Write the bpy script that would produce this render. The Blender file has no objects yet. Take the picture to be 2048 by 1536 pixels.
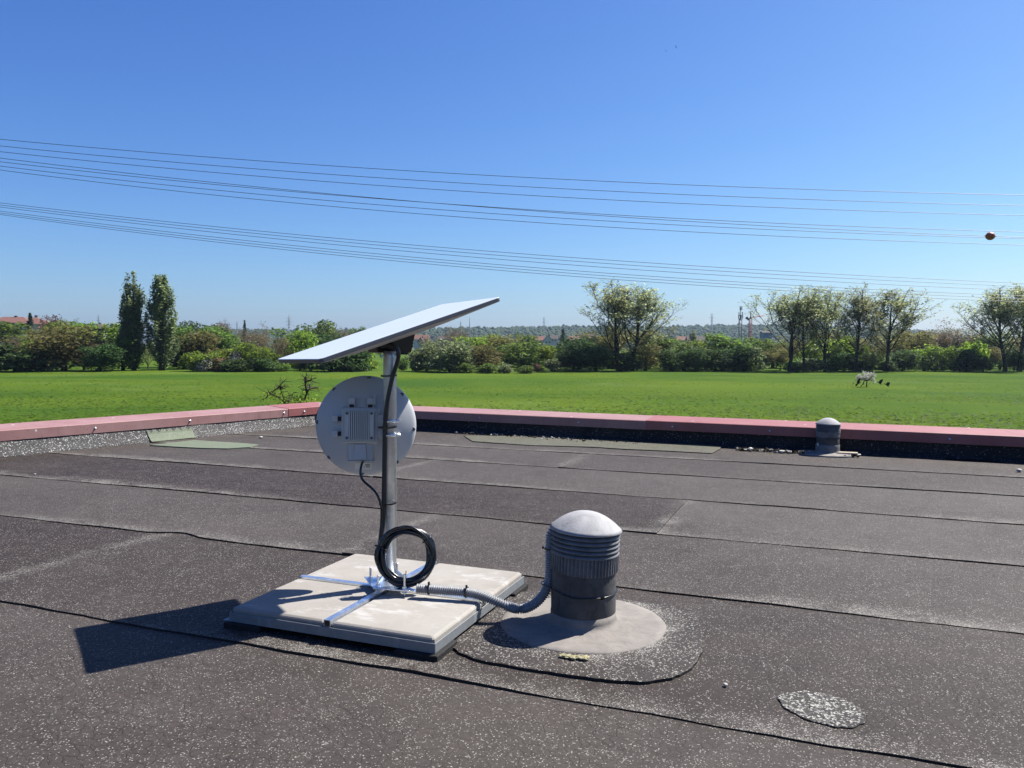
import bpy, bmesh, math, random
import numpy as np
from mathutils import Vector, Matrix

random.seed(7)
SC = bpy.context.scene
COL = SC.collection
R = math.radians

# ------------------------------------------------------------------ camera model
F, HY, ROLL = 1600.0, 692.0, R(0.25)     # focal length and horizon row in pixels of the 2048 px photograph
H = 0.767                                # lens height above the roof
ZG = -5.23                               # meadow level below the roof
_p = math.atan((HY - 768) / F)
_fw = Vector((0, math.cos(_p), math.sin(_p)))
_up = Vector((0, -math.sin(_p), math.cos(_p)))
_rt = Vector((1, 0, 0))
_r2 = _rt * math.cos(ROLL) + _up * math.sin(ROLL)
_u2 = -_rt * math.sin(ROLL) + _up * math.cos(ROLL)
EYE = Vector((0, 0, H))

def ray(x, y):
    return _r2 * ((x - 1024) / F) - _u2 * ((y - 768) / F) + _fw
def on_z(x, y, z=0.0):
    d = ray(x, y); return EYE + d * ((z - H) / d.z)
def at(x, y, Y):
    d = ray(x, y); return EYE + d * (Y / d.y)

# ------------------------------------------------------------------ objects
def tag(o, label=None, cat=None, group=None, kind=None):
    if label: o['label'] = label
    if cat: o['category'] = cat
    if group: o['group'] = group
    if kind: o['kind'] = kind
    return o
def empty(name, loc=(0, 0, 0), rotz=0.0, label=None, cat=None, group=None):
    o = bpy.data.objects.new(name, None)
    o.empty_display_size = 0.1
    o.location = loc; o.rotation_euler = (0, 0, rotz)
    COL.objects.link(o)
    return tag(o, label, cat, group)
def link(name, me, parent=None, loc=None):
    o = bpy.data.objects.new(name, me)
    COL.objects.link(o)
    if parent is not None: o.parent = parent
    if loc is not None: o.location = loc
    return o
def copy_tree(o, parent=None):
    c = o.copy(); COL.objects.link(c)
    if parent is not None: c.parent = parent
    for ch in list(o.children): copy_tree(ch, c)
    return c

class MB:
    """collects simple solids into one mesh"""
    def __init__(s): s.v = []; s.f = []; s.m = []; s.sm = []
    def add(s, verts, faces, mat=0, smooth=False):
        b = len(s.v)
        s.v += [tuple(p) for p in verts]
        s.f += [tuple(i + b for i in f) for f in faces]
        s.m += [mat] * len(faces); s.sm += [smooth] * len(faces)
        return s
    def box(s, c, size, mat=0, M=None):
        x, y, z = [q / 2 for q in size]
        vs = [Vector((a * x, b * y, d * z)) for d in (-1, 1) for b in (-1, 1) for a in (-1, 1)]
        c = Vector(c)
        vs = [((M @ p) if M is not None else p) + c for p in vs]
        return s.add(vs, [(0, 2, 3, 1), (4, 5, 7, 6), (0, 1, 5, 4), (1, 3, 7, 5), (3, 2, 6, 7), (2, 0, 4, 6)], mat)
    def lathe(s, prof, n=48, M=None, mat=0, smooth=True, cap=True):
        vs = []; fs = []
        for (r, z) in prof:
            for k in range(n):
                a = 2 * math.pi * k / n
                p = Vector((r * math.cos(a), r * math.sin(a), z)); vs.append(M @ p if M is not None else p)
        for i in range(len(prof) - 1):
            for k in range(n):
                k2 = (k + 1) % n
                fs.append((i * n + k, i * n + k2, (i + 1) * n + k2, (i + 1) * n + k))
        if cap:
            fs.append(tuple(range(n - 1, -1, -1))); b = (len(prof) - 1) * n
            fs.append(tuple(range(b, b + n)))
        return s.add(vs, fs, mat, smooth)
    def cyl(s, a, b, r, n=12, mat=0, r2=None, smooth=True):
        return s.tube([Vector(a), Vector(b)], [r, r if r2 is None else r2], n, mat, smooth)
    def tube(s, pts, rad, n=8, mat=0, smooth=True, cap=True):
        pts = [Vector(p) for p in pts]
        if not hasattr(rad, '__len__'): rad = [rad] * len(pts)
        vs = []; fs = []
        t0 = (pts[1] - pts[0]).normalized()
        ref = Vector((0, 0, 1)) if abs(t0.z) < 0.9 else Vector((1, 0, 0))
        nx = t0.cross(ref).normalized()
        for i, p in enumerate(pts):
            t = (pts[min(i + 1, len(pts) - 1)] - pts[max(i - 1, 0)]).normalized()
            nx = (nx - t * nx.dot(t)).normalized(); ny = t.cross(nx)
            for k in range(n):
                a = 2 * math.pi * k / n
                vs.append(p + (nx * math.cos(a) + ny * math.sin(a)) * rad[i])
        for i in range(len(pts) - 1):
            for k in range(n):
                k2 = (k + 1) % n
                fs.append((i * n + k, i * n + k2, (i + 1) * n + k2, (i + 1) * n + k))
        if cap:
            fs.append(tuple(range(n - 1, -1, -1))); b = (len(pts) - 1) * n
            fs.append(tuple(range(b, b + n)))
        return s.add(vs, fs, mat, smooth)
    def prism(s, poly, z0, z1, mat=0, M=None):
        n = len(poly)
        vs = [Vector((x, y, z0)) for x, y in poly] + [Vector((x, y, z1)) for x, y in poly]
        if M is not None: vs = [M @ p for p in vs]
        fs = [tuple(range(n - 1, -1, -1)), tuple(range(n, 2 * n))]
        fs += [(i, (i + 1) % n, n + (i + 1) % n, n + i) for i in range(n)]
        return s.add(vs, fs, mat)
    def build(s, name, mats, parent=None, bevel=0.0, seg=2, loc=None):
        me = bpy.data.meshes.new(name)
        me.from_pydata(s.v, [], s.f)
        if not isinstance(mats, (list, tuple)): mats = [mats]
        for m in mats: me.materials.append(m)
        me.polygons.foreach_set('material_index', s.m)
        me.polygons.foreach_set('use_smooth', s.sm)
        me.validate(); me.update()
        if bevel > 0:
            bm = bmesh.new(); bm.from_mesh(me)
            es = [e for e in bm.edges if len(e.link_faces) == 2 and e.calc_face_angle(0) > 0.5]
            bmesh.ops.bevel(bm, geom=es, offset=bevel, segments=seg, affect='EDGES', profile=0.6)
            bm.to_mesh(me); bm.free()
        return link(name, me, parent, loc)

def quads_mesh(name, V, mat, smooth=False):
    """V (n,4,3) array of separate quads -> mesh"""
    n = V.shape[0]
    me = bpy.data.meshes.new(name)
    me.vertices.add(4 * n); me.vertices.foreach_set('co', V.reshape(-1).astype(np.float32))
    me.loops.add(4 * n); me.loops.foreach_set('vertex_index', np.arange(4 * n, dtype=np.int32))
    me.polygons.add(n); me.polygons.foreach_set('loop_start', np.arange(0, 4 * n, 4, dtype=np.int32))
    me.polygons.foreach_set('loop_total', np.full(n, 4, dtype=np.int32))
    me.materials.append(mat)
    me.update(calc_edges=True)
    return me

def smooth_path(pts, n=8):
    """Catmull-Rom through points"""
    pts = [Vector(p) for p in pts]
    P = [pts[0] * 2 - pts[1]] + pts + [pts[-1] * 2 - pts[-2]]
    out = []
    for i in range(1, len(P) - 2):
        for k in range(n):
            t = k / n
            a, b, c, d = P[i - 1], P[i], P[i + 1], P[i + 2]
            out.append(0.5 * ((2 * b) + (c - a) * t + (2 * a - 5 * b + 4 * c - d) * t * t + (3 * b - a - 3 * c + d) * t ** 3))
    out.append(pts[-1])
    return out

# ------------------------------------------------------------------ materials
class NT:
    def __init__(s, name):
        s.mat = bpy.data.materials.new(name); s.mat.use_nodes = True
        s.t = s.mat.node_tree; s.n = s.t.nodes; s.bsdf = s.n['Principled BSDF']; s.out = s.n['Material Output']
        s.tc = s.n.new('ShaderNodeTexCoord'); s.obj = s.tc.outputs['Object']
    def new(s, typ, **kw):
        nd = s.n.new(typ)
        for k, v in kw.items():
            if hasattr(nd, k): setattr(nd, k, v)
        return nd
    def lk(s, a, b): s.t.links.new(a, b)
    def put(s, sock, v):
        if hasattr(v, 'is_output') or isinstance(v, bpy.types.NodeSocket): s.lk(v, sock)
        elif isinstance(v, (tuple, list)) and len(v) == 3 and len(sock.default_value) == 4: sock.default_value = (*v, 1)
        else: sock.default_value = v
    def noise(s, scale, detail=4, rough=0.55, co=None, dist=0.0):
        nd = s.new('ShaderNodeTexNoise'); nd.inputs['Scale'].default_value = scale
        nd.inputs['Detail'].default_value = detail; nd.inputs['Roughness'].default_value = rough
        nd.inputs['Distortion'].default_value = dist
        s.lk(co if co is not None else s.obj, nd.inputs['Vector']); return nd.outputs['Fac']
    def voro(s, scale, feature='F1', co=None, rnd=1.0):
        nd = s.new('ShaderNodeTexVoronoi', feature=feature); nd.inputs['Scale'].default_value = scale
        nd.inputs['Randomness'].default_value = rnd
        s.lk(co if co is not None else s.obj, nd.inputs['Vector']); return nd
    def math(s, op, a, b=0.0, c=0.0, clamp=False):
        nd = s.new('ShaderNodeMath', operation=op); nd.use_clamp = clamp
        s.put(nd.inputs[0], a); s.put(nd.inputs[1], b)
        if len(nd.inputs) > 2: s.put(nd.inputs[2], c)
        return nd.outputs[0]
    def ramp(s, v, lo, hi, a=0.0, b=1.0):
        nd = s.new('ShaderNodeMapRange'); s.put(nd.inputs['Value'], v)
        for k, q in (('From Min', lo), ('From Max', hi), ('To Min', a), ('To Max', b)): s.put(nd.inputs[k], q)
        return nd.outputs[0]
    def mix(s, f, a, b, blend='MIX'):
        nd = s.new('ShaderNodeMix', data_type='RGBA', blend_type=blend)
        s.put(nd.inputs[0], f); s.put(nd.inputs[6], a); s.put(nd.inputs[7], b); return nd.outputs[2]
    def attr(s, name):
        nd = s.new('ShaderNodeAttribute'); nd.attribute_name = name; return nd.outputs['Fac']
    def scaled(s, sc):
        nd = s.new('ShaderNodeVectorMath', operation='MULTIPLY'); s.lk(s.obj, nd.inputs[0]); nd.inputs[1].default_value = sc
        return nd.outputs[0]
    def bump(s, h, strength=0.3, dist=0.01, prev=None):
        nd = s.new('ShaderNodeBump'); nd.inputs['Strength'].default_value = strength; nd.inputs['Distance'].default_value = dist
        s.put(nd.inputs['Height'], h)
        if prev is not None: s.lk(prev, nd.inputs['Normal'])
        return nd.outputs['Normal']
    def set(s, color=None, rough=None, metal=None, spec=None, normal=None, k=None):
        i = s.bsdf.inputs
        k = k if k is not None else (1.0 if (isinstance(metal, float) and metal > 0.5) else ALB)
        if color is not None and k != 1.0: color = s.mix(1.0, color, (k, k, k), 'MULTIPLY')
        if color is not None: s.put(i['Base Color'], color)
        if rough is not None: s.put(i['Roughness'], rough)
        if metal is not None: s.put(i['Metallic'], metal)
        if spec is not None: s.put(i['Specular IOR Level'], spec)
        if normal is not None: s.lk(normal, i['Normal'])
        return s.mat

def simple(name, col, rough=0.6, metal=0.0, var=0.12, scale=20.0, spec=0.5, bump=0.0, bscale=None):
    t = NT(name)
    n = t.noise(scale, 5)
    a = tuple(c * (1 - var) for c in col); b = tuple(min(1, c * (1 + var)) for c in col)
    c = t.mix(t.ramp(n, 0.3, 0.7), a, b)
    nm = t.bump(t.noise(bscale or scale * 4, 4), bump, 0.003) if bump else None
    return t.set(c, rough, metal, spec, nm)

def felt(name, base_a, base_b, dens=1.0, flake=(0.42, 0.41, 0.38), cracks=True, fl_scale=250.0, use_attr=True, bump=0.5, spec=0.16, k=0.85):
    """mineral felt: dark bitumen sheet with slate flakes"""
    t = NT(name)
    big = t.noise(1.1, 5, 0.6); mid = t.noise(9.0, 5, 0.65); fine = t.noise(120.0, 3, 0.7)
    streak = t.noise(2.2, 5, 0.65, t.scaled((0.6, 2.6, 1)))
    base = t.mix(t.ramp(big, 0.35, 0.65), base_a, base_b)
    base = t.mix(t.ramp(mid, 0.3, 0.75, 0.0, 0.45), base, tuple(c * 1.35 for c in base_b))
    base = t.mix(t.ramp(fine, 0.3, 0.7, 0.0, 0.55), base, tuple(c * 0.5 for c in base_a))
    light = t.attr('light') if use_attr else 0.0
    tint = t.attr('tint') if use_attr else 0.5
    base = t.mix(1.0, base, t.mix(tint, (0.46, 0.38, 0.36), (1.42, 1.46, 1.48)), 'MULTIPLY')
    # patchy bands of loose pale granules
    pat = t.math('MULTIPLY', light, t.ramp(t.math('ADD', t.math('MULTIPLY', mid, 0.6), t.math('MULTIPLY', t.noise(45, 4, 0.7), 0.4)), 0.39, 0.56), clamp=True)
    v1 = t.voro(fl_scale); sep = t.new('ShaderNodeSeparateColor'); t.lk(v1.outputs['Color'], sep.inputs[0])
    v2 = t.voro(fl_scale * 0.45); sep2 = t.new('ShaderNodeSeparateColor'); t.lk(v2.outputs['Color'], sep2.inputs[0])
    clump = t.ramp(t.noise(14.0, 6, 0.75), 0.35, 0.72, -0.05, 0.13 * dens)
    thr = t.math('SUBTRACT', t.math('SUBTRACT', 0.985 - 0.045 * dens, clump), t.math('MULTIPLY', pat, 0.80))
    f1 = t.math('MULTIPLY', t.math('GREATER_THAN', sep.outputs[0], thr), t.math('LESS_THAN', v1.outputs['Distance'], 0.62))
    f2 = t.math('MULTIPLY', t.math('GREATER_THAN', sep2.outputs[0], 0.985), t.math('LESS_THAN', v2.outputs['Distance'], 0.30))
    fl = t.math('MAXIMUM', f1, f2)
    fcol = t.mix(sep.outputs[1], tuple(c * 0.35 for c in flake), flake)
    col = t.mix(fl, base, fcol)
    col = t.mix(t.math('MULTIPLY', pat, 0.30), col, tuple(c * 0.75 for c in flake))
    col = t.mix(t.ramp(streak, 0.52, 0.75, 0.0, 0.35), col, t.mix(0.5, base_b, (0.075, 0.05, 0.047)))
    dust = t.math('MULTIPLY', t.ramp(t.noise(0.8, 7, 0.68, t.scaled((0.8, 1.5, 1)), 0.4), 0.57, 0.70, 0, 0.5), t.ramp(t.noise(55.0, 4, 0.7), 0.4, 0.6))
    col = t.mix(dust, col, (0.125, 0.108, 0.098))
    h = t.math('ADD', t.math('MULTIPLY', fl, 0.7), t.noise(260.0, 3, 0.75))
    if cracks:
        wob = t.new('ShaderNodeVectorMath', operation='ADD')
        nz = t.new('ShaderNodeTexNoise'); nz.inputs['Scale'].default_value = 30; t.lk(t.obj, nz.inputs['Vector'])
        sc = t.new('ShaderNodeVectorMath', operation='SCALE'); t.lk(nz.outputs['Color'], sc.inputs[0]); sc.inputs['Scale'].default_value = 0.022
        t.lk(t.obj, wob.inputs[0]); t.lk(sc.outputs[0], wob.inputs[1])
        ve = t.voro(34.0, 'DISTANCE_TO_EDGE', wob.outputs[0])
        ck = t.math('MULTIPLY', t.math('SUBTRACT', 1.0, t.ramp(ve.outputs['Distance'], 0.0, 0.06)), t.ramp(t.noise(1.7, 4), 0.36, 0.55))
        col = t.mix(t.math('MULTIPLY', ck, 0.5), col, tuple(c * 0.25 for c in base_a))
        h = t.math('SUBTRACT', h, t.math('MULTIPLY', ck, 0.8))
    return t.set(col, t.ramp(fine, 0.2, 0.8, 0.55, 0.85), None, spec, t.bump(h, bump, 0.0016), k)

M = {}
ALB = 0.62
M['felt'] = felt('roof_felt', (0.038, 0.0315, 0.0275), (0.066, 0.0565, 0.050), fl_scale=370.0, flake=(0.30, 0.285, 0.255))
M['felt_patch'] = felt('felt_around_vent', (0.034, 0.029, 0.026), (0.058, 0.051, 0.046), dens=1.8, cracks=False, flake=(0.34, 0.325, 0.295), fl_scale=300.0)
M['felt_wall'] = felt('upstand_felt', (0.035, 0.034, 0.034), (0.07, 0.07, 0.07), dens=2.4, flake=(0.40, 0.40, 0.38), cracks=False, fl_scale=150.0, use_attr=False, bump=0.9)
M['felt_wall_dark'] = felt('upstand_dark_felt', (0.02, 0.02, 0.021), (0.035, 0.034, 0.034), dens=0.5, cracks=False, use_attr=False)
M['felt_green'] = felt('green_felt', (0.125, 0.155, 0.105), (0.17, 0.20, 0.14), dens=1.0, flake=(0.26, 0.30, 0.21), cracks=False, use_attr=False, bump=0.3)
M['felt_olive'] = felt('olive_felt', (0.075, 0.076, 0.056), (0.11, 0.11, 0.082), dens=2.0, flake=(0.26, 0.26, 0.20), cracks=False, use_attr=False, bump=0.4)
M['felt_pale'] = felt('pale_granules', (0.035, 0.032, 0.03), (0.07, 0.066, 0.06), dens=4.5, flake=(0.40, 0.39, 0.355), cracks=True, use_attr=False, bump=0.6, fl_scale=210.0)
M['bitumen'] = simple('bitumen_edge', (0.022, 0.020, 0.019), 0.6, 0, 0.3, 60, 0.3, 0.4)

def galv(name, base=(0.34, 0.37, 0.40), rough=0.38, metal=0.92):
    t = NT(name)
    v = t.voro(90.0); sep = t.new('ShaderNodeSeparateColor'); t.lk(v.outputs['Color'], sep.inputs[0])
    n = t.noise(14.0, 5); st = t.noise(6.0, 5, 0.6, t.scaled((6, 6, 0.8)))
    c = t.mix(sep.outputs[0], tuple(q * 0.86 for q in base), base)
    c = t.mix(t.ramp(n, 0.4, 0.72, 0, 0.5), c, tuple(q * 0.72 for q in base))
    c = t.mix(t.ramp(st, 0.58, 0.72, 0, 0.5), c, tuple(min(1, q * 1.7) for q in base))
    r = t.math('ADD', t.math('MULTIPLY', sep.outputs[1], 0.12), t.ramp(n, 0.3, 0.7, rough - 0.08, rough + 0.12))
    return t.set(c, r, metal, 0.5, t.bump(t.noise(70, 3), 0.05, 0.002))
M['galv'] = galv('galvanised_steel')
M['pole'] = galv('pole_steel', (0.52, 0.55, 0.58), 0.36)
M['frame'] = galv('frame_steel', (0.30, 0.325, 0.345), 0.5, 0.3)
M['zinc'] = galv('zinc_plated_steel', (0.66, 0.72, 0.80), 0.22)
M['steel_bright'] = galv('bright_steel', (0.74, 0.76, 0.78), 0.26)

def concrete(name):
    t = NT(name)
    a = t.noise(5.0, 6, 0.62); b = t.noise(28.0, 5, 0.7); c3 = t.noise(260.0, 2, 0.6)
    s = t.noise(7.0, 6, 0.7, t.scaled((1.0, 2.2, 1.0)))
    c = t.mix(t.ramp(a, 0.35, 0.68), (0.335, 0.31, 0.275), (0.42, 0.398, 0.362))
    c = t.mix(t.ramp(s, 0.54, 0.66, 0, 0.8), c, (0.56, 0.55, 0.53))
    c = t.mix(t.ramp(b, 0.55, 0.8, 0, 0.5), c, (0.31, 0.275, 0.23))
    v = t.voro(120.0); spot = t.math('LESS_THAN', v.outputs['Distance'], 0.12)
    sep = t.new('ShaderNodeSeparateColor'); t.lk(v.outputs['Color'], sep.inputs[0])
    spot = t.math('MULTIPLY', spot, t.math('GREATER_THAN', sep.outputs[0], 0.72))
    c = t.mix(t.math('MULTIPLY', spot, 0.75), c, (0.16, 0.14, 0.12))
    c = t.mix(t.ramp(c3, 0.3, 0.7, 0, 0.25), c, (0.34, 0.31, 0.27))
    h = t.math('ADD', t.math('MULTIPLY', b, 0.6), t.math('MULTIPLY', c3, 0.5))
    return t.set(c, 0.85, 0, 0.25, t.bump(h, 0.25, 0.002))
M['concrete'] = concrete('concrete_slab')

def vent_plastic(name, base, dirt, rough=0.55, amount=0.6):
    t = NT(name)
    n = t.noise(16.0, 7, 0.7, dist=0.6); f = t.noise(60.0, 5, 0.7); s = t.noise(24.0, 6, 0.75, t.scaled((1, 1, 0.35)), 1.5)
    c = t.mix(t.ramp(n, 0.42, 0.68, 0, amount), base, dirt)
    c = t.mix(t.ramp(s, 0.56, 0.70, 0, amount * 0.7), c, tuple(q * 0.55 for q in dirt))
    c = t.mix(t.ramp(f, 0.6, 0.78, 0, 0.35), c, tuple(min(1, q * 1.25) for q in base))
    return t.set(c, rough, 0, 0.4, t.bump(t.math('ADD', n, t.math('MULTIPLY', f, 0.4)), 0.4, 0.004))
M['vent_cap'] = vent_plastic('weathered_cap', (0.44, 0.44, 0.445), (0.29, 0.29, 0.295), 0.8, 0.9)
M['vent_body'] = vent_plastic('weathered_vent_plastic', (0.21, 0.215, 0.222), (0.085, 0.089, 0.095), 0.6, 0.9)
M['vent_pipe'] = vent_plastic('weathered_pipe', (0.105, 0.105, 0.107), (0.042, 0.042, 0.043), 0.8, 0.9)
M['vent_flange'] = vent_plastic('flange_membrane', (0.29, 0.262, 0.232), (0.19, 0.175, 0.158), 0.85, 0.8)
M['vent_dark'] = simple('vent_dark', (0.012, 0.012, 0.013), 0.7)
M['white_plastic'] = simple('white_panel', (0.72, 0.79, 0.87), 0.32, 0, 0.02, 8, 0.5)
M['panel_edge'] = simple('panel_edge_grey', (0.125, 0.13, 0.145), 0.45, 0, 0.1, 30)
M['panel_back'] = simple('panel_back_grey', (0.62, 0.60, 0.60), 0.5, 0, 0.05, 12)
M['black_plastic'] = simple('black_plastic', (0.013, 0.013, 0.015), 0.42, 0, 0.2, 40)
M['cable'] = simple('black_cable', (0.009, 0.009, 0.010), 0.26, 0, 0.15, 30, 0.6)
M['cable_soft'] = simple('dark_cable', (0.022, 0.022, 0.025), 0.42, 0, 0.2, 30, 0.5)
M['dish_paint'] = simple('dish_white_paint', (0.60, 0.615, 0.63), 0.42, 0, 0.03, 10, 0.5)
M['heatsink'] = simple('heat_sink_alloy', (0.60, 0.615, 0.63), 0.42, 0.2, 0.06, 20)
M['sticker'] = simple('sticker_paper', (0.78, 0.78, 0.78), 0.5, 0, 0.02)
M['ink'] = simple('sticker_ink', (0.05, 0.05, 0.06), 0.6)
M['conduit'] = simple('grey_conduit', (0.30, 0.31, 0.325), 0.38, 0, 0.08, 30, 0.5)
M['rubber'] = simple('black_rubber_mat', (0.020, 0.019, 0.019), 0.8, 0, 0.4, 120, 0.3, 0.8, 220)
M['stone_white'] = simple('pale_pebble', (0.52, 0.5, 0.46), 0.8, 0, 0.2, 60)
M['moss'] = simple('yellow_lichen', (0.46, 0.42, 0.25), 0.95, 0, 0.4, 160, 0.1, 1.0, 300)
M['dirt'] = simple('dark_moss_dirt', (0.045, 0.038, 0.026), 0.95, 0, 0.6, 60, 0.1, 1.0, 120)

def coping(name, a, b, streak=0.3):
    t = NT(name)
    n = t.noise(3.0, 6, 0.65); f = t.noise(40.0, 5, 0.7); s = t.noise(5.0, 5, 0.7, t.scaled((3, 3, 0.6)))
    c = t.mix(t.ramp(n, 0.35, 0.68), a, b)
    c = t.mix(t.ramp(s, 0.6, 0.78, 0, streak), c, tuple(q * 0.45 for q in a))
    c = t.mix(t.ramp(f, 0.62, 0.8, 0, 0.3), c, (0.55, 0.48, 0.48))
    drip = t.noise(26.0, 5, 0.75, t.scaled((1.6, 1.6, 0.12)))
    c = t.mix(t.math('MULTIPLY', t.ramp(drip, 0.56, 0.68, 0, 0.75), t.ramp(t.noise(1.6, 4, 0.6), 0.45, 0.62)), c, (0.07, 0.05, 0.048))
    sp = t.voro(75.0); ss = t.new('ShaderNodeSeparateColor'); t.lk(sp.outputs['Color'], ss.inputs[0])
    c = t.mix(t.math('MULTIPLY', t.math('LESS_THAN', sp.outputs['Distance'], 0.22), t.math('GREATER_THAN', ss.outputs[0], 0.94)), c, (0.09, 0.07, 0.065))
    sp2 = t.voro(14.0); s2 = t.new('ShaderNodeSeparateColor'); t.lk(sp2.outputs['Color'], s2.inputs[0])
    c = t.mix(t.math('MULTIPLY', t.math('LESS_THAN', sp2.outputs['Distance'], t.math('MULTIPLY', f, 0.28)), t.math('GREATER_THAN', s2.outputs[0], 0.95)), c, (0.72, 0.70, 0.68))
    return t.set(c, t.ramp(f, 0.3, 0.7, 0.42, 0.62), 0, 0.4, t.bump(t.noise(2.5, 3), 0.25, 0.03))
M['coping_pale'] = coping('faded_pink_coping', (0.36, 0.185, 0.172), (0.43, 0.25, 0.235))
M['coping_red'] = coping('faded_red_coping', (0.34, 0.112, 0.105), (0.40, 0.16, 0.15), 0.45)
# ------------------------------------------------------------------ roof
UA = R(-21.4)
UX = Vector((math.cos(UA), math.sin(UA), 0)); VX = Vector((-math.sin(UA), math.cos(UA), 0))
def uv(u, v, z=0.0): return UX * u + VX * v + Vector((0, 0, z))
def n1(x, s):
    return (math.sin(x * 1.7 + s * 3.1) + 0.6 * math.sin(x * 4.3 + s * 1.3) + 0.35 * math.sin(x * 11.1 + s * 5.7) + 0.2 * math.sin(x * 27.0 + s)) / 2.15

LW = [Vector((-6.2, 1.70)), Vector((-1.856, 7.687))]        # inner top edge of the left coping, up to the corner
CN = LW[1].copy()
RW_END = Vector((9.0, 2.83))
KJ = 0.951                                                   # joint between the pale and the red length of the left coping
def cross2(a, b): return a.x * b.y - a.y * b.x
def seg_dist_side(p, a, b):
    d = (b - a).normalized(); return cross2(d, p - a)        # >0: left of a->b (outside for a clockwise walk)
ROOF_V = [-3.2, -1.6, 0.0, 0.82, 1.635, 2.475, 3.25, 4.03, 4.80, 5.50, 6.55]
SEAM = {4: [(-2.5, 1)], 5: [(-1.64, 1)], 6: [(-0.63, -1)], 7: [(-2.45, 1), (1.9, -1)], 8: [(-1.56, 1)], 3: [(2.6, 1)]}
def roof():
    V = []; Fc = []; Mi = []; L = []; T = []
    rng = random.Random(3)
    for i in range(len(ROOF_V) - 1):
        v0, v1 = ROOF_V[i], ROOF_V[i + 1]
        cuts = [-11.0] + [c for c, s in SEAM.get(i, [])] + [13.0]
        over = [s for c, s in SEAM.get(i, [])]
        for j in range(len(cuts) - 1):
            ua, ub = cuts[j], cuts[j + 1]
            # a sheet that lies over its neighbour reaches 4 cm past the cut and is lifted there
            lift_a = j > 0 and over[j - 1] == 1
            lift_b = j < len(cuts) - 2 and over[j] == -1
            step = 0.035 if i >= 2 else 0.2
            nu = max(2, int((ub - ua) / step))
            us = [ua + (ub - ua) * k / nu for k in range(nu + 1)]
            if lift_a: us = [ua, ua + 0.006, ua + 0.015] + [u for u in us if u > ua + 0.02]
            if lift_b: us = [u for u in us if u < ub - 0.02] + [ub - 0.015, ub - 0.006, ub]
            dv = v1 - v0 + 0.06
            ds = [0, 0.006, 0.015, 0.03, 0.05, 0.075, 0.105, 0.15, 0.25, 0.4, 0.6, dv]
            tint = rng.uniform(0.3, 0.75)
            if i == 5 and j == 1: tint = 0.5
            if i == 6 and j == 0: tint = 0.10
            if i == 4 and j == 0: tint = 0.15
            base = len(V); W = len(ds) + 1
            for u in us:
                e = 0.010 * n1(u * 0.9, i) + 0.004 * n1(u * 7, i + 4)
                if i == 5: e += 0.05 * math.exp(-((u + 2.42) / 0.10) ** 2)
                lift = max(0.0003, 0.0016 + 0.0024 * n1(u * 0.8, i * 2.3))
                la = max(0.0, 1 - (u - ua) / 0.25) if lift_a else 0.0
                lb = max(0.0, 1 - (ub - u) / 0.25) if lift_b else 0.0
                end = 0.0045 * max(la, lb)
                band = max(0.0, min(1.0, 0.55 + 0.75 * n1(u * 0.55, i * 1.9 + 0.6)))
                wdt = 0.04 + 0.10 * band
                zsag = 0.006 * n1(u * 0.35, i * 0.7)
                for k in range(-1, len(ds)):
                    d = max(0.0, ds[k]) if k >= 0 else 0.0
                    z = lift * max(0.0, 1 - d / 0.45) + end + 0.0005 * i * 0 + zsag * 0
                    z += 0.0015 * n1(u * 3 + d * 5, i + d)
                    if k == -1: z = -0.012
                    # small step seams everywhere: far end tucks under the next sheet
                    if k == len(ds) - 1: z = -0.004
                    kink = 0.0
                    if lift_a: kink = 0.02 * n1(d * 6, i) * max(0.0, 1 - (u - ua) / 0.05)
                    p = uv(u + kink, v0 + e * max(0.0, 1 - d / 0.5) + d, z)
                    V.append(p)
                    l = band * max(0.0, 1 - d / wdt) if k >= 0 else 0
                    ne = min(abs(u - ua) if j > 0 else 9, abs(u - ub) if j < len(cuts) - 2 else 9)
                    l = max(l, 0.8 * max(0.0, 1 - ne / 0.06) * max(0.0, 0.55 + 0.6 * n1(d * 6, i)))
                    L.append(min(1, l)); T.append(tint)
            for a in range(len(us) - 1):
                for k in range(W - 1):
                    Fc.append((base + a * W + k, base + (a + 1) * W + k, base + (a + 1) * W + k + 1, base + a * W + k + 1))
                    Mi.append(1 if k == 0 else 0)
            for (flag, a) in ((lift_a, 0), (lift_b, len(us) - 1)):
                if flag:        # end skirt
                    b2 = len(V)
                    for k in range(1, W):
                        p = V[base + a * W + k].copy(); p.z = -0.012; V.append(p); L.append(0); T.append(tint)
                    for k in range(W - 2):
                        q = (base + a * W + k + 1, base + a * W + k + 2, b2 + k + 1, b2 + k)
                        Fc.append(q if a else q[::-1]); Mi.append(1)
    me = bpy.data.meshes.new('flat_roof'); me.from_pydata(V, [], Fc)
    me.materials.append(M['felt']); me.materials.append(M['bitumen'])
    me.polygons.foreach_set('material_index', Mi)
    for nm, dat in (('light', L), ('tint', T)):
        at_ = me.attributes.new(nm, 'FLOAT', 'POINT'); at_.data.foreach_set('value', dat)
    # trim to the outline of the building
    bm = bmesh.new(); bm.from_mesh(me)
    lout = (LW[1] - LW[0]).normalized(); ln = Vector((-lout.y, lout.x))
    ln2 = Vector((-(RW_END - CN).y, (RW_END - CN).x)).normalized()
    for co, no in ((LW[0] + ln * 0.04, ln), (CN + ln2 * 0.04, ln2)):
        g = bm.verts[:] + bm.edges[:] + bm.faces[:]
        bmesh.ops.bisect_plane(bm, geom=g, plane_co=(co.x, co.y, 0), plane_no=(no.x, no.y, 0), clear_outer=True)
    bm.to_mesh(me); bm.free()
    o = link('flat_roof', me); tag(o, kind='structure')
    # the building below carries the roof
    b = MB()
    A = LW[0] + ln * 0.22; C_ = CN + (ln + ln2) * 0.16; D_ = RW_END + ln2 * 0.2
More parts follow.
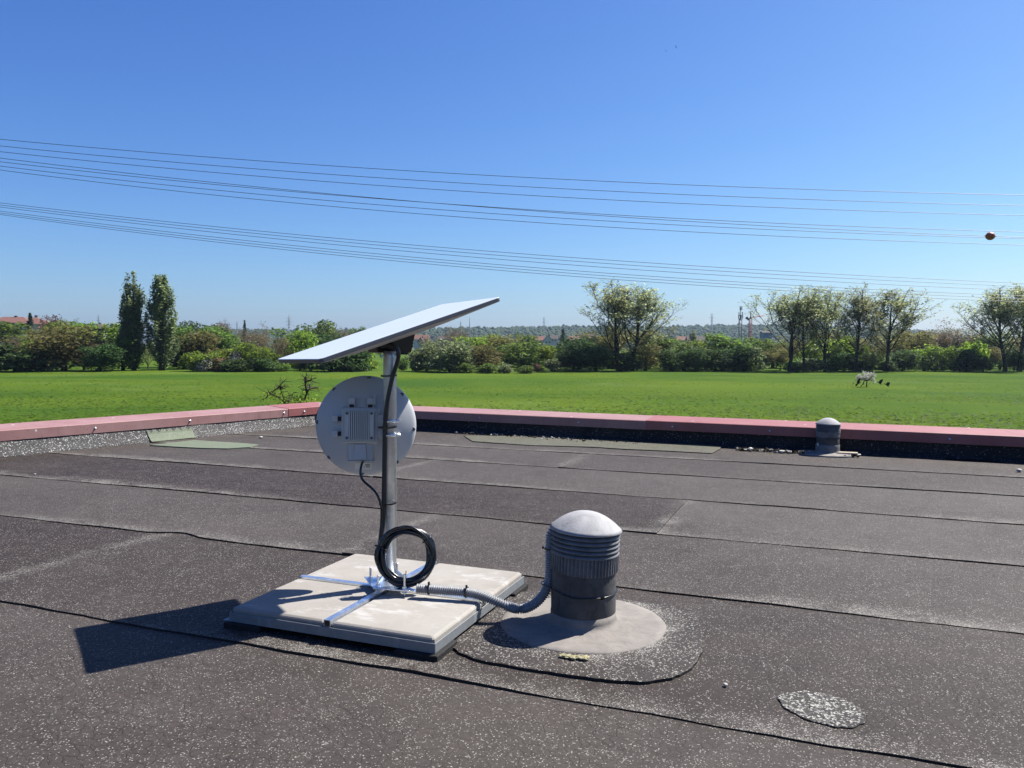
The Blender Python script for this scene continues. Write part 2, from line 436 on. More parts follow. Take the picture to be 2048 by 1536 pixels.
    poly = [A, Vector((-8.5, -6.0)), Vector((10.0, -6.0)), D_, C_]
    b.prism([(p.x, p.y) for p in poly], ZG, -0.05)
    w = b.build('building', simple('render_wall', (0.45, 0.42, 0.37), 0.85, 0, 0.15, 2.0))
    tag(w, kind='structure')
roof()

def profile_run(name, pts, prof, mats, parent, closed=True, prv=None, nxt=None):
    """sweep a profile (offset outward, z) along a plan polyline; outward = left of travel"""
    b = MB(); rows = []
    for i, p in enumerate(pts):
        d0 = (pts[i] - pts[i - 1]).normalized() if i > 0 else ((pts[0] - prv).normalized() if prv is not None else (pts[1] - pts[0]).normalized())
        d1 = (pts[i + 1] - pts[i]).normalized() if i < len(pts) - 1 else ((nxt - pts[-1]).normalized() if nxt is not None else d0)
        n0 = Vector((-d0.y, d0.x)); n1_ = Vector((-d1.y, d1.x)); n = (n0 + n1_).normalized(); n = n / max(0.3, n.dot(n0))
        rows.append([Vector((p.x + n.x * o, p.y + n.y * o, z)) for o, z in prof])
    k = len(prof); vs = [q for r in rows for q in r]; fs = []
    for i in range(len(rows) - 1):
        for j in range(k if closed else k - 1):
            j2 = (j + 1) % k
            fs.append((i * k + j, i * k + j2, (i + 1) * k + j2, (i + 1) * k + j))
    if closed:
        fs.append(tuple(range(k))); fs.append(tuple(range((len(rows) - 1) * k + k - 1, (len(rows) - 1) * k - 1, -1)))
    b.add(vs, fs)
    return b.build(name, mats, parent)

def lerp(a, b, t): return a + (b - a) * t
def sub(a, b, t0, t1, n):
    return [lerp(a, b, t0 + (t1 - t0) * i / n) for i in range(n + 1)]
COP = [(0.0, 0.103), (0.0, 0.172), (0.006, 0.176), (0.31, 0.192), (0.316, 0.188), (0.316, 0.10), (0.312, 0.10), (0.308, 0.184), (0.006, 0.170), (0.003, 0.103)]
def screw(p, d, parent):
    b = MB(); b.cyl(p, p + d * 0.004, 0.0075, 10); b.cyl(p + d * 0.004, p + d * 0.011, 0.0045, 6)
    b.build('screw', M['zinc'], parent)
def wobble(pts, s, amp=0.004):
    out = []
    for i, p in enumerate(pts):
        a = pts[max(0, i - 1)]; c = pts[min(len(pts) - 1, i + 1)]; d = (c - a).normalized()
        out.append(p + Vector((-d.y, d.x)) * amp * n1(i * 0.9, s))
    return out
# left parapet
pl = empty('parapet_wall', (0, 0, 0), 0, 'low parapet on the left with pale granule felt and a faded pink metal coping', 'parapet')
lp = sub(LW[0], LW[1], 0, 1, 40)
ld = (LW[1] - LW[0]).normalized(); lin = Vector((ld.y, -ld.x, 0))
rd = (RW_END - CN).normalized(); rin = Vector((rd.y, -rd.x, 0))
profile_run('upstand', wobble(lp, 1.5, 0.006), [(-0.062, -0.01), (-0.058, 0.004), (-0.02, 0.05), (0.010, 0.104), (0.03, 0.104), (0.29, 0.104), (0.29, -0.2)], M['felt_wall'], pl, nxt=RW_END)
COP2 = [(o - 0.003 if o < 0.01 else o + 0.003, z + 0.003) for o, z in COP]
cl = profile_run('coping', sub(LW[0], LW[1], 0, KJ + 0.001, 12), COP, M['coping_pale'], pl)
cc = profile_run('coping', [lerp(LW[0], LW[1], KJ), LW[1]], COP2, M['coping_red'], pl, nxt=RW_END)
cc['label'] = 'redder short length of coping'
for px, par in ((190, cl), (380, cl), (568, cl), (608, cc)):
    d = ray(px, 840); a = LW[0]
    s = (d.x * a.y - d.y * a.x) / (d.y * ld.x - d.x * ld.y)
    q = a + ld * s
    screw(Vector((q.x, q.y, 0.140)) + lin * (0.0005 if par is cl else 0.0035), lin, par)
# right parapet
pr = empty('parapet_wall', (0, 0, 0), 0, 'long parapet along the far edge with pink coping and a black shaded inner face', 'parapet')
rp = sub(CN, RW_END, 0, 1, 40)
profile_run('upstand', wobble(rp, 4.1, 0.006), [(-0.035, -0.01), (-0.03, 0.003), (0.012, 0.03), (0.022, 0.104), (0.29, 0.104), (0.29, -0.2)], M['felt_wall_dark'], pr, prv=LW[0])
def t_at(px):
    d = ray(px, 850); s = (d.x * CN.y - d.y * CN.x) / (d.y * rd.x - d.x * rd.y); return s / (RW_END - CN).length
t1 = t_at(1303)
c1 = profile_run('coping', sub(CN, RW_END, 0.0, t1, 8), COP, M['coping_pale'], pr, prv=LW[0])
c2 = profile_run('coping', sub(CN, RW_END, t1 - 0.004, 1, 16), COP2, M['coping_red'], pr)
c2['label'] = 'redder length of coping'
for px in (960, 1157, 1345, 1540, 1900):
    q = lerp(CN, RW_END, t_at(px)); screw(Vector((q.x, q.y, 0.138)) + rin * (0.0005 if px < 1300 else 0.0035), rin, c1 if px < 1300 else c2)

# felt patches and small things lying on the roof
def patch(name, px, z, th, mat, label, cat, jitter=0.004, group=None, zf=None, n=6, attrs=None):
    pts = []
    P = [on_z(x, y, z) for x, y in px]
    for i in range(len(P)):
        a, b = P[i], P[(i + 1) % len(P)]
        for k in range(n): pts.append(a.lerp(b, k / n))
    c = sum(pts, Vector()) / len(pts); rg = random.Random(len(label)); N = len(pts)
    pts = [p + (p - c).normalized() * rg.uniform(-jitter, jitter) for p in pts]
    vs = []; fs = []; rings = [1.0, 0.985, 0.9, 0.75, 0.55, 0.3]
    for k, r in enumerate([1.0] + rings):
        for p in pts:
            q = c + (p - c) * r; q.z = (z - th - 0.004) if k == 0 else z - (0.0012 if k == 1 else 0)
            vs.append(q)
    vs.append(Vector((c.x, c.y, z)))
    R_ = len(rings) + 1
    for k in range(R_ - 1):
        for i in range(N):
            fs.append((k * N + i, k * N + (i + 1) % N, (k + 1) * N + (i + 1) % N, (k + 1) * N + i))
    for i in range(N): fs.append(((R_ - 1) * N + i, (R_ - 1) * N + (i + 1) % N, R_ * N))
    b = MB(); b.add(vs, fs); b.m = [1 if i < N else 0 for i in range(len(fs))]
    o = b.build(name, [mat, M['bitumen']]); o.data.flip_normals()
    if attrs:
        for nm, fn in attrs.items():
            a_ = o.data.attributes.new(nm, 'FLOAT', 'POINT'); a_.data.foreach_set('value', [fn(v.co) for v in o.data.vertices])
    return tag(o, label, cat, group)
vent_xy = Vector((0.198, 2.163, 0))
def near_flange(p):
    r = (Vector((p.x, p.y, 0)) - vent_xy).length
    a = math.atan2(p.y - vent_xy.y, p.x - vent_xy.x)
    return max(0.0, min(1.0, 1 - (r - 0.22) / (0.05 + 0.03 * n1(a * 2, 2)))) * max(0.15, min(0.9, 0.55 + 0.5 * math.cos(a + 0.4)))
patch('felt_patch', [(898, 1286), (920, 1305), (960, 1319), (1040, 1333), (1130, 1347), (1220, 1359), (1290, 1362), (1345, 1354), (1385, 1334), (1404, 1300), (1406, 1262), (1392, 1230), (1350, 1214), (1300, 1205), (1240, 1197), (1100, 1180), (980, 1185), (930, 1235)],
      0.009, 0.006, M['felt_patch'], 'dark felt patch with rounded corners under the larger roof vent', 'roofing felt', 0.002,
      attrs={'light': near_flange, 'tint': lambda p: 0.5})
patch('felt_patch', [(928, 871), (945, 882), (1060, 890), (1180, 893), (1240, 897), (1330, 901), (1425, 906), (1452, 889), (1300, 880), (1100, 872)],
      0.008, 0.005, M['felt_olive'], 'long olive grey felt strip laid along the foot of the far parapet', 'roofing felt', 0.006)
patch('felt_patch', [(1553, 1393), (1570, 1385), (1608, 1380), (1660, 1388), (1705, 1405), (1733, 1428), (1732, 1443), (1705, 1454), (1670, 1453), (1610, 1437), (1570, 1415)],
      0.0056, 0.001, M['felt_pale'], 'oval patch of pale granules on the felt near the lower right corner', 'roofing felt', 0.0015)
# green patch that climbs the left upstand
def green_patch():
    b = MB(); base = [(300, 890), (345, 893), (405, 896), (455, 897), (500, 894), (517, 889), (480, 886), (430, 883), (388, 880)]
    P = [on_z(x, y, 0.007) for x, y in base]; c = sum(P, Vector()) / len(P)
    n = len(P); vs = P + [c] + [Vector((p.x, p.y, -0.005)) for p in P]
    fs = [(i, (i + 1) % n, n) for i in range(n)] + [(i, n + 1 + i, n + 1 + (i + 1) % n, (i + 1) % n) for i in range(n)]
    b.add(vs, fs)
    # climbing part with a notched upper edge
    def s_of(px):
        d = ray(px, 870); a = LW[0]; return (d.x * a.y - d.y * a.x) / (d.y * ld.x - d.x * ld.y)
    s0, s1 = s_of(293), s_of(382); ln_ = Vector((-ld.y, ld.x))
    prof = [(-0.085, 0.006), (-0.066, 0.010), (-0.05, 0.024), (-0.02, 0.0585)]
    rows = []
    N = 24
    for i in range(N + 1):
        s = s0 + (s1 - s0) * i / N; q = LW[0] + ld * s
        top = 0.088 - (0.02 if i % 4 == 2 else (0.008 if i % 4 in (1, 3) else 0)) if i % 4 else 0.094
        r = [Vector((q.x + ln_.x * o, q.y + ln_.y * o, z)) for o, z in prof]
        t = (top - 0.05) / 0.054; o = -0.02 + 0.03 * t
        r.append(Vector((q.x + ln_.x * (o - 0.006), q.y + ln_.y * (o - 0.006), top)))
        rows.append(r)
    k = len(rows[0]); vs = [p for r in rows for p in r]
    fs = [(i * k + j, (i + 1) * k + j, (i + 1) * k + j + 1, i * k + j + 1) for i in range(N) for j in range(k - 1)]
    b.add(vs, fs)
    o = b.build('felt_patch', M['felt_green']); 
    sol = o.modifiers.new('thickness', 'SOLIDIFY'); sol.thickness = 0.003; sol.offset = 0
    tag(o, 'pale green felt patch folded from the roof up the left parapet', 'roofing felt')
green_patch()

def pebble(px, py, r, label, seed, mat=None, group='pebbles on the roof'):
    p = on_z(px, py, 0.004); rg = random.Random(seed)
    bm = bmesh.new(); bmesh.ops.create_icosphere(bm, subdivisions=2, radius=r)
    for v in bm.verts:
        v.co *= 1 + rg.uniform(-0.12, 0.12); v.co.z *= 0.62; v.co.x *= 1.25
    me = bpy.data.meshes.new('pebble'); bm.to_mesh(me); bm.free(); me.materials.append(mat or M['stone_white'])
    for f in me.polygons: f.use_smooth = True
    o = link('pebble', me, None, p + Vector((0, 0, r * 0.5))); o.rotation_euler.z = rg.uniform(0, 6)
    tag(o, label, 'pebble', group)
pebble(2038, 943, 0.016, 'pale pebble on the felt at the right edge below the far parapet', 1)
pebble(1277, 879, 0.016, 'whitish pebble at the foot of the far parapet, the largest on the olive strip', 2)
pebble(1196, 878, 0.009, 'small pale pebble among dark debris on the olive strip, left of the whitish one', 3)
pebble(1093, 877, 0.012, 'dark lump of moss on the olive strip near its middle', 4, M['dirt'])
pebble(1870, 913, 0.010, 'tiny white pebble in the wet dark strip under the far parapet', 5)
pebble(522, 876, 0.014, 'pale pebble on the roof right of the green patch', 6)
pebble(1451, 1411 - 40, 0.005, 'tiny white chip on the felt left of the pale oval patch', 7)
pebble(913, 874 - 8, 0.011, 'small white pebble near the corner of the parapets right of the dish', 8)
pebble(70, 949, 0.006, 'tiny pale stone on the felt near the left parapet', 9)
# debris swept against the wall
def debris(px0, px1, n, seed, label, mat, rmax=0.014, spread=0.08, off=0.05):
    rg = random.Random(seed); b = MB()
    for _ in range(n):
        t = t_at(px0) + (t_at(px1) - t_at(px0)) * rg.random()
        q = lerp(CN, RW_END, t); q = q + Vector((rin.x, rin.y)) * (off + abs(rg.gauss(0, spread)))
        r = rg.uniform(0.003, rmax) * rg.random()
        s = (r * rg.uniform(0.8, 2.2), r * rg.uniform(0.6, 1.6), r * 0.7)
        b.box((q.x, q.y, 0.009 + r * 0.3), s, rg.choice((0, 0, 0, 1)), Matrix.Rotation(rg.uniform(0, 6), 3, 'Z') @ Matrix.Rotation(rg.uniform(-.5, .5), 3, 'X'))
    o = b.build('roof_debris', [mat, M['stone_white']]); tag(o, label, 'debris', None, 'stuff')
debris(930, 1300, 420, 5, 'dark moss and grit swept against the far parapet', M['dirt'])
debris(1480, 1625, 520, 8, 'brown moss and leaf litter left of the smaller vent', M['dirt'], 0.02, 0.04, 0.13)
debris(1690, 1720, 60, 9, 'grit beside the smaller vent', M['dirt'], 0.02, 0.05, 0.12)
def lichen():
    rg = random.Random(4); bm = bmesh.new()
    for k in range(70):
        t = rg.random(); px = 1119 + 57 * t; py = 1312 + 6 * t + rg.gauss(0, 1.6)
        p = on_z(px, py, 0.012); r = rg.uniform(0.002, 0.0065)
        bmesh.ops.create_icosphere(bm, subdivisions=1, radius=r, matrix=Matrix.Translation(p + Vector((0, 0, r * 0.4))) @ Matrix.Diagonal((1.3, 1, 0.7, 1)))
    me = bpy.data.meshes.new('lichen'); bm.to_mesh(me); bm.free(); me.materials.append(M['moss'])
    tag(link('lichen', me), 'crust of yellowish lichen on the near rim of the larger vent flange', 'lichen')
lichen()
# shallow puddle along the far parapet at the right
def puddle():
    t = NT('dark_wet_film'); m = t.set((0.012, 0.011, 0.010), 0.12, 0, 0.5)
    b = MB(); px = [(1780, 905), (1810, 911), (1850, 913), (1885, 915), (1910, 919), (1950, 921), (2060, 924), (2060, 908), (1900, 902)]
    P = [on_z(x, y, 0.008) for x, y in px]; n = len(P); c = sum(P, Vector()) / n
    b.add(P + [c], [(i, n, (i + 1) % n) for i in range(n)])
    o = b.build('water', m); o.data.flip_normals(); tag(o, kind='structure')
puddle()
# ------------------------------------------------------------------ ballast stand
def face_up(o):
    bm = bmesh.new(); bm.from_mesh(o.data); bmesh.ops.recalc_face_normals(bm, faces=bm.faces[:]); bm.to_mesh(o.data); bm.free(); return o
PA = R(-21.25)
PC = Vector((-0.3616, 2.3140, 0))
PU = Vector((math.cos(PA), math.sin(PA), 0)); PV = Vector((-math.sin(PA), math.cos(PA), 0))
stand = empty('ballast_stand', PC, PA, 'galvanised steel ballast frame loaded with four concrete slabs carrying the pole', 'stand')
HF = 0.311
# frame: four angle profiles
for k in range(4):
    Mz = Matrix.Rotation(k * math.pi / 2, 3, 'Z')
    b = MB()
    L_ = HF - (0.0025 if k % 2 else 0.0)
    b.box(Mz @ Vector((0, -HF + 0.00125, 0.0305)), (2 * L_ if k % 2 == 0 else 2 * L_, 0.0025, 0.025), 0, Mz)
    b.box(Mz @ Vector((0, -HF + 0.016, 0.0193)), (2 * (HF - 0.003 - (0.03 if k % 2 else 0)), 0.027, 0.0025), 0, Mz)
    b.build('frame_rail', M['frame'], stand, 0.0006, 1)
# corner foot plates and rubber pads
for sx, sy in ((-1, -1), (1, -1), (1, 1), (-1, 1)):
    b = MB(); b.box((sx * (HF - 0.048), sy * (HF - 0.048), 0.0088), (0.118, 0.118, 0.0172)); b.build('rubber_pad', M['rubber'], stand, 0.002, 1)
b = MB(); b.box((-HF - 0.006, -HF + 0.03, 0.0187), (0.03, 0.06, 0.002)); b.build('foot_plate', M['frame'], stand)
# four slabs with chamfered edges
for i, (sx, sy) in enumerate(((-1, -1), (1, -1), (1, 1), (-1, 1))):
    g = 0.0115; w = 0.3055 - g; b = MB()
    cx = sx * (g + w / 2); cy = sy * (g + w / 2)
    a = w / 2; c = 0.006; rc = 0.004
    def ring(h, z): return [Vector((cx + x, cy + y, z)) for x, y in ((-h + rc, -h), (h - rc, -h), (h, -h + rc), (h, h - rc), (h - rc, h), (-h + rc, h), (-h, h - rc), (-h, -h + rc))]
    rings = [ring(a, 0.0215), ring(a, 0.0500), ring(a - c * 0.35, 0.0532), ring(a - c, 0.0560), ring(a - c - 0.002, 0.0570)]
    vs = [p for r in rings for p in r]; n = 8
    fs = [(k * n + j, k * n + (j + 1) % n, (k + 1) * n + (j + 1) % n, (k + 1) * n + j) for k in range(4) for j in range(n)]
    fs += [tuple(range(n - 1, -1, -1)), tuple(range(4 * n, 5 * n))]
    b.add(vs, fs); o = b.build('concrete_slab', M['concrete'], stand)
# hollow rails in the gaps between the slabs
RW_, RH_ = 0.020, 0.016
def rail(k, l0, l1, end_shade):
    Mz = Matrix.Rotation(k * math.pi / 2, 3, 'Z'); b = MB(); z0 = 0.0448; th = 0.0018
    y0, y1 = -l1, -l0
    hw = RW_ / 2
    b.box(Mz @ Vector((0, (y0 + y1) / 2, z0 + RH_ - th / 2)), (RW_, y1 - y0, th), 0, Mz)
    for s in (-1, 1):
        b.box(Mz @ Vector((s * (hw - th / 2), (y0 + y1) / 2, z0 + RH_ / 2 - th / 2)), (th, y1 - y0, RH_ - th), 0, Mz)
    b.box(Mz @ Vector((0, (y0 + y1) / 2, z0 - 0.0008)), (RW_ - 0.001, y1 - y0 - 0.001, 0.0014), 0, Mz)
    o = b.build('cross_rail', M['zinc'], stand)
    if end_shade:  # black block stands for the shade inside the open rail end
        c = MB(); c.box(Mz @ Vector((0, y0 + 0.004, z0 + RH_ / 2 - th / 2)), (RW_ - 2 * th - 0.0004, 0.006, RH_ - th - 0.0004), 0, Mz)
        c.build('rail_end_shade', M['black_plastic'], o)
for k, l1 in ((0, HF - 0.003), (1, HF - 0.006), (2, HF - 0.01), (3, HF - 0.008)):
    rail(k, 0.012 if k in (0, 2) else 0.024, l1, True)
# base plate held above the rails by four threaded bolts
bolts = [on_z(741, 1157, 0.080), on_z(756, 1174, 0.076), on_z(809, 1178, 0.078), on_z(794, 1156, 0.080)]
inv = Matrix.Rotation(-PA, 3, 'Z')
bl = [inv @ (p - PC) for p in bolts]
plate = MB()
cpl = sum(bl, Vector()) / 4
poly = [cpl + (p - cpl) * 1.30 for p in bl]
poly[0] += Vector((-0.006, 0.002, 0)); poly[1] += Vector((-0.001, -0.008, 0))
vs = [Vector((p.x, p.y, 0.0745 + (0.003 if i in (0,) else 0))) for i, p in enumerate(poly)] + [Vector((p.x, p.y, 0.0785 + (0.003 if i in (0,) else 0))) for i, p in enumerate(poly)]
plate.add(vs, [(3, 2, 1, 0), (4, 5, 6, 7)] + [(i, (i + 1) % 4, 4 + (i + 1) % 4, 4 + i) for i in range(4)])
face_up(plate.build('base_plate', M['zinc'], stand, 0.0008, 1))
for i, p in enumerate(bl):
    top = (0.113, 0.109, 0.121, 0.123)[i]
    b = MB(); prof = []
    z = 0.060
    while z < top: prof += [(0.0036, z), (0.0030, z + 0.0007)]; z += 0.0014
    b.lathe([(q[0], q[1]) for q in prof], 10, Matrix.Translation((p.x, p.y, 0)).to_4x4())
    bo = b.build('bolt', M['steel_bright'], stand)
    nb = MB()
    for zz in (0.0788, 0.0678):
        nb.prism([(p.x + 0.0068 * math.cos(a * math.pi / 3 + i), p.y + 0.0068 * math.sin(a * math.pi / 3 + i)) for a in range(6)], zz + 0.0012, zz + 0.0065)
        nb.lathe([(0.0088, zz), (0.0088, zz + 0.0012)], 16, Matrix.Translation((p.x, p.y, 0)).to_4x4(), smooth=False)
    nb.build('nut', M['zinc'], bo)
# triangular gussets between plate and pole, tie strap towards the conduit
PX, PY = -0.3585, 2.331
pole_l = inv @ (Vector((PX, PY, 0)) - PC)
for k in range(3):
    b = MB()
    a = R(20 + 120 * k); d = Vector((math.cos(a), math.sin(a), 0)); n = Vector((-d.y, d.x, 0)) * 0.0016
    P0 = Vector((pole_l.x, pole_l.y, 0.0787)) + d * 0.0195; P1 = P0 + d * 0.035; P2 = P0 + Vector((0, 0, 0.03))
    b.add([P0 - n, P1 - n, P2 - n, P0 + n, P1 + n, P2 + n], [(0, 2, 1), (3, 4, 5), (0, 1, 4, 3), (1, 2, 5, 4), (2, 0, 3, 5)])
    b.build('gusset', M['zinc'], stand)
q0 = inv @ (on_z(786, 1168, 0.083) - PC); q1 = inv @ (on_z(829, 1182, 0.070) - PC)
b = MB(); d = (q1 - q0); dn = Vector((-d.y, d.x, 0)).normalized() * 0.0085
for z_ in (0,):
    pts = [q0, q0.lerp(q1, 0.75), q1]
    vs = []
    for i, p in enumerate(pts):
        w = dn * (1, 1, 0.7)[i]; vs += [p - w, p + w, p - w + Vector((0, 0, .0022)), p + w + Vector((0, 0, .0022))]
    fs = []
    for i in range(2):
        a = i * 4; c = a + 4
        fs += [(a, c, c + 1, a + 1), (a + 2, a + 3, c + 3, c + 2), (a, a + 2, c + 2, c), (a + 1, c + 1, c + 3, a + 3)]
    fs += [(0, 1, 3, 2), (8, 10, 11, 9)]
    b.add(vs, fs)
b.build('tie_bracket', M['zinc'], stand, 0.0004, 1)

# ------------------------------------------------------------------ pole
pole = empty('antenna_pole', (PX, PY, 0.0787), 0, 'upright galvanised steel pole on the slab stand', 'pole')
b = MB()
tilt = Vector((0.004, 0, 0))
prof = [(0.0172, 0.0), (0.0196, 0.0), (0.0196, 0.655), (0.0196, 0.672), (0.0172, 0.672)]
b.lathe(prof, 40, Matrix.Translation((0, 0, 0)) @ Matrix(((1, 0, 0.004, 0), (0, 1, 0, 0), (0, 0, 1, 0), (0, 0, 0, 1))), cap=True)
b.build('tube', M['pole'], pole)
def pole_c(z): return Vector((PX + 0.004 * (z - 0.0787), PY, z))
# cable ties round pole and cables
def cable_tie(z, label, rx=0.0225, off=(-0.002, -0.002), tail=None):
    b = MB(); pts = []
    c = pole_c(z) + Vector((off[0], off[1], 0))
    for k in range(33):
        a = 2 * math.pi * k / 32
        pts.append(c + Vector((math.cos(a) * rx, math.sin(a) * (rx + 0.002), 0.0012 * math.cos(a))))
    N = len(pts); vs = []
    for p in pts:
        d = (p - c); d.z = 0; d.normalize()
        vs += [p + Vector((0, 0, -0.0022)), p + Vector((0, 0, 0.0022)), p + Vector((0, 0, 0.0022)) - d * 0.0012, p + Vector((0, 0, -0.0022)) - d * 0.0012]
    fs = [(i * 4 + j, i * 4 + (j + 1) % 4, i * 4 + 4 + (j + 1) % 4, i * 4 + 4 + j) for i in range(N - 1) for j in range(4)]
    b.add(vs, fs)
    b.box(c + Vector((-rx - 0.001, -0.008, 0)), (0.005, 0.007, 0.006))
    tag(b.build('cable_tie', M['cable']), label, 'cable tie', None)
cable_tie(H - (751 - 690) / 1600 * 2.31, 'black cable tie round the pole just below the flat panel', 0.0212, (0, -0.003))
cable_tie(H - (855 - 690) / 1600 * 2.31, 'black cable tie round the pole in front of the round dish', 0.0245, (-0.004, -0.004))
cable_tie(H - (1010 - 690) / 1600 * 2.31, 'black cable tie round the pole above the coil of cable', 0.0232, (-0.003, -0.003))

# ------------------------------------------------------------------ flat panel antenna
PR = Matrix(((0.54707, 0.79284, -0.26856), (-0.83689, 0.52494, -0.15508), (0.01802, 0.30960, 0.95070)))
PT = Vector((-0.36819, 2.38603, 0.81891))
panel = empty('flat_panel_antenna', (0, 0, 0), 0, 'flat rectangular white satellite panel tilted on top of the pole', 'antenna')
PM = Matrix.Translation(PT) @ PR.to_4x4()
PW, PL = 0.3644 / 2, 0.5878 / 2
def rrect(w, l, r, n=6):
    out = []
    for cx, cy, a0 in ((w - r, -l + r, -90), (w - r, l - r, 0), (-w + r, l - r, 90), (-w + r, -l + r, 180)):
        for k in range(n + 1):
            a = R(a0 + 90 * k / n); out.append((cx + r * math.cos(a), cy + r * math.sin(a)))
    return out
def loft(rings, mat, name, parent, mtx, capt=True, capb=True, smooth=False):
    b = MB(); n = len(rings[0][0]); vs = []
    for poly, z in rings: vs += [mtx @ Vector((x, y, z)) for x, y in poly]
    fs = [(i * n + j, i * n + (j + 1) % n, (i + 1) * n + (j + 1) % n, (i + 1) * n + j) for i in range(len(rings) - 1) for j in range(n)]
    if capb: fs.append(tuple(range(n - 1, -1, -1)))
    if capt: fs.append(tuple(range((len(rings) - 1) * n, len(rings) * n)))
    b.add(vs, fs, 0, smooth); return b.build(name, mat, parent)
def rr(d, dr=0): return rrect(PW - d, PL - d, max(0.003, 0.011 - d + dr))
loft([(rr(0.0012), -0.0022), (rr(0.0004), -0.0012), (rr(0.0009), -0.0004), (rr(0.0022), 0.0)], M['white_plastic'], 'front_face', panel, PM)
loft([(rr(0.0008), -0.0120), (rr(0.0002), -0.0110), (rr(0.0002), -0.0023)], M['panel_edge'], 'rim', panel, PM)
loft([(rrect(0.075, 0.10, 0.03), -0.034), (rrect(0.10, 0.16, 0.03), -0.030), (rr(0.004), -0.0132), (rr(0.0016), -0.0122)], M['panel_back'], 'back_cover', panel, PM)
# mount head between panel and pole: wedge shaped housing
def ray_local(px, py, xl):
    """point of the viewing ray on the plane local x = xl"""
    nrm = PR.col[0].copy(); p0 = PT + nrm * xl; d = ray(px, py)
    return EYE + d * ((p0 - EYE).dot(nrm) / d.dot(nrm))
fr_ = [ray_local(751, 690, 0.034), ray_local(832, 662, 0.034), ray_local(823, 705.5, 0.026), ray_local(757, 705, 0.026)]
bk = [p - PR.col[0] * 0.085 for p in fr_[:2]] + [p - PR.col[0] * 0.07 for p in fr_[2:]]
bm = bmesh.new()
for p in fr_ + bk: bm.verts.new(p)
bmesh.ops.convex_hull(bm, input=bm.verts[:])
bmesh.ops.dissolve_limit(bm, angle_limit=0.05, verts=bm.verts[:], edges=bm.edges[:])
bmesh.ops.bevel(bm, geom=bm.edges[:], offset=0.0025, segments=2, affect='EDGES')
me = bpy.data.meshes.new('mount_head'); bm.to_mesh(me); bm.free(); me.materials.append(M['black_plastic'])
mh = link('mount_head', me, panel)
b = MB(); zt = 0.745
b.lathe([(0.0166, zt - 0.04), (0.0166, zt + 0.012)], 32, Matrix.Translation((pole_c(zt).x, PY, 0)).to_4x4()); b.build('spigot', M['black_plastic'], panel)
# small lower tab of the housing right of the pole
b = MB(); p = at(807, 707, 2.335); b.box(p, (0.030, 0.03, 0.006)); b.build('locking_tab', M['black_plastic'], mh)

# ------------------------------------------------------------------ round dish antenna
dish = empty('dish_antenna', (0, 0, 0), 0, 'round white dish seen from behind, strapped to the pole', 'antenna')
DC = at(732, 851, 2.405)
dn = Vector((0.02, -1.0, 0.05)).normalized()
dx = Vector((0, 0, 1)).cross(dn) * 1.0; dx.normalize(); dx = -dx if dx.x < 0 else dx
dy = dn.cross(dx); dy = -dy if dy.z < 0 else dy
DM = Matrix.Translation(DC) @ Matrix((dx, dy, dn)).transposed().to_4x4()   # local x right, y up, z towards the viewer
DR = 0.1505
prof = []
for k in range(22):
    r = DR * (1 - k / 21); z = 0.052 * (1 - (r / DR) ** 2.0)
    prof.append((max(r, 0.0005), z + 0.004))
b = MB(); b.lathe([(DR - 0.012, -0.012), (DR - 0.002, -0.0115), (DR, -0.008), (DR, 0.0), (DR - 0.0008, 0.003)] + prof[1:], 96, DM)
b.build('reflector', M['dish_paint'], dish)
b = MB(); b.lathe([(0.002, -0.030), (0.06, -0.027), (0.11, -0.018), (DR - 0.013, -0.0118)], 96, DM); b.build('radome', M['white_plastic'], dish)
for k in range(8):
    a = R(90 + 45 * k - 4); rr_ = DR - 0.0065
    zc = 0.052 * (1 - (rr_ / DR) ** 2) + 0.0035
    c = Vector((rr_ * math.cos(a), rr_ * math.sin(a), zc))
    b = MB(); b.lathe([(0.0058, -0.004), (0.0058, 0.0012), (0.0048, 0.0022), (0.0036, 0.0022), (0.0032, 0.0014), (0.0003, 0.0014)], 14, DM @ Matrix.Translation(c))
    s = b.build('screw', M['panel_edge'], dish)
# square boss carrying the finned heat sink
def dbox(b, c, size, mat=0): b.box(DM @ Vector(c), size, mat, DM.to_3x3())
HC = Vector((-0.0085, 0.003, 0))
loft([([(x + HC.x, y + HC.y) for x, y in rrect(0.058, 0.056, 0.012)], 0.040), ([(x + HC.x, y + HC.y) for x, y in rrect(0.0545, 0.0525, 0.011)], 0.0565), ([(x + HC.x, y + HC.y) for x, y in rrect(0.051, 0.049, 0.01)], 0.059)], M['dish_paint'], 'housing', dish, DM)
b = MB(); hs = 0.0425
dbox(b, (HC.x, HC.y, 0.0605), (2 * hs, 2 * hs, 0.003))
n = 11
dbox(b, (HC.x - hs + 0.006, HC.y, 0.066), (0.012, 2 * hs, 0.008)); dbox(b, (HC.x + hs - 0.006, HC.y, 0.066), (0.012, 2 * hs, 0.008))
for k in range(n):
    x = HC.x - hs + 0.0145 + k * (2 * hs - 0.029) / (n - 1)
    dbox(b, (x, HC.y, 0.066), (0.0031, 2 * hs, 0.008))
hsn = b.build('heat_sink', M['heatsink'], dish)
for sx in (-1, 1):
    for sy in (-1, 1):
        b = MB(); b.lathe([(0.0042, 0.062), (0.0042, 0.0712), (0.0028, 0.0718), (0.0024, 0.0708), (0.0002, 0.0708)], 12, DM @ Matrix.Translation((HC.x + sx * (hs - 0.0065), HC.y + sy * (hs - 0.0065), 0)))
        b.build('screw', M['panel_edge'], hsn)
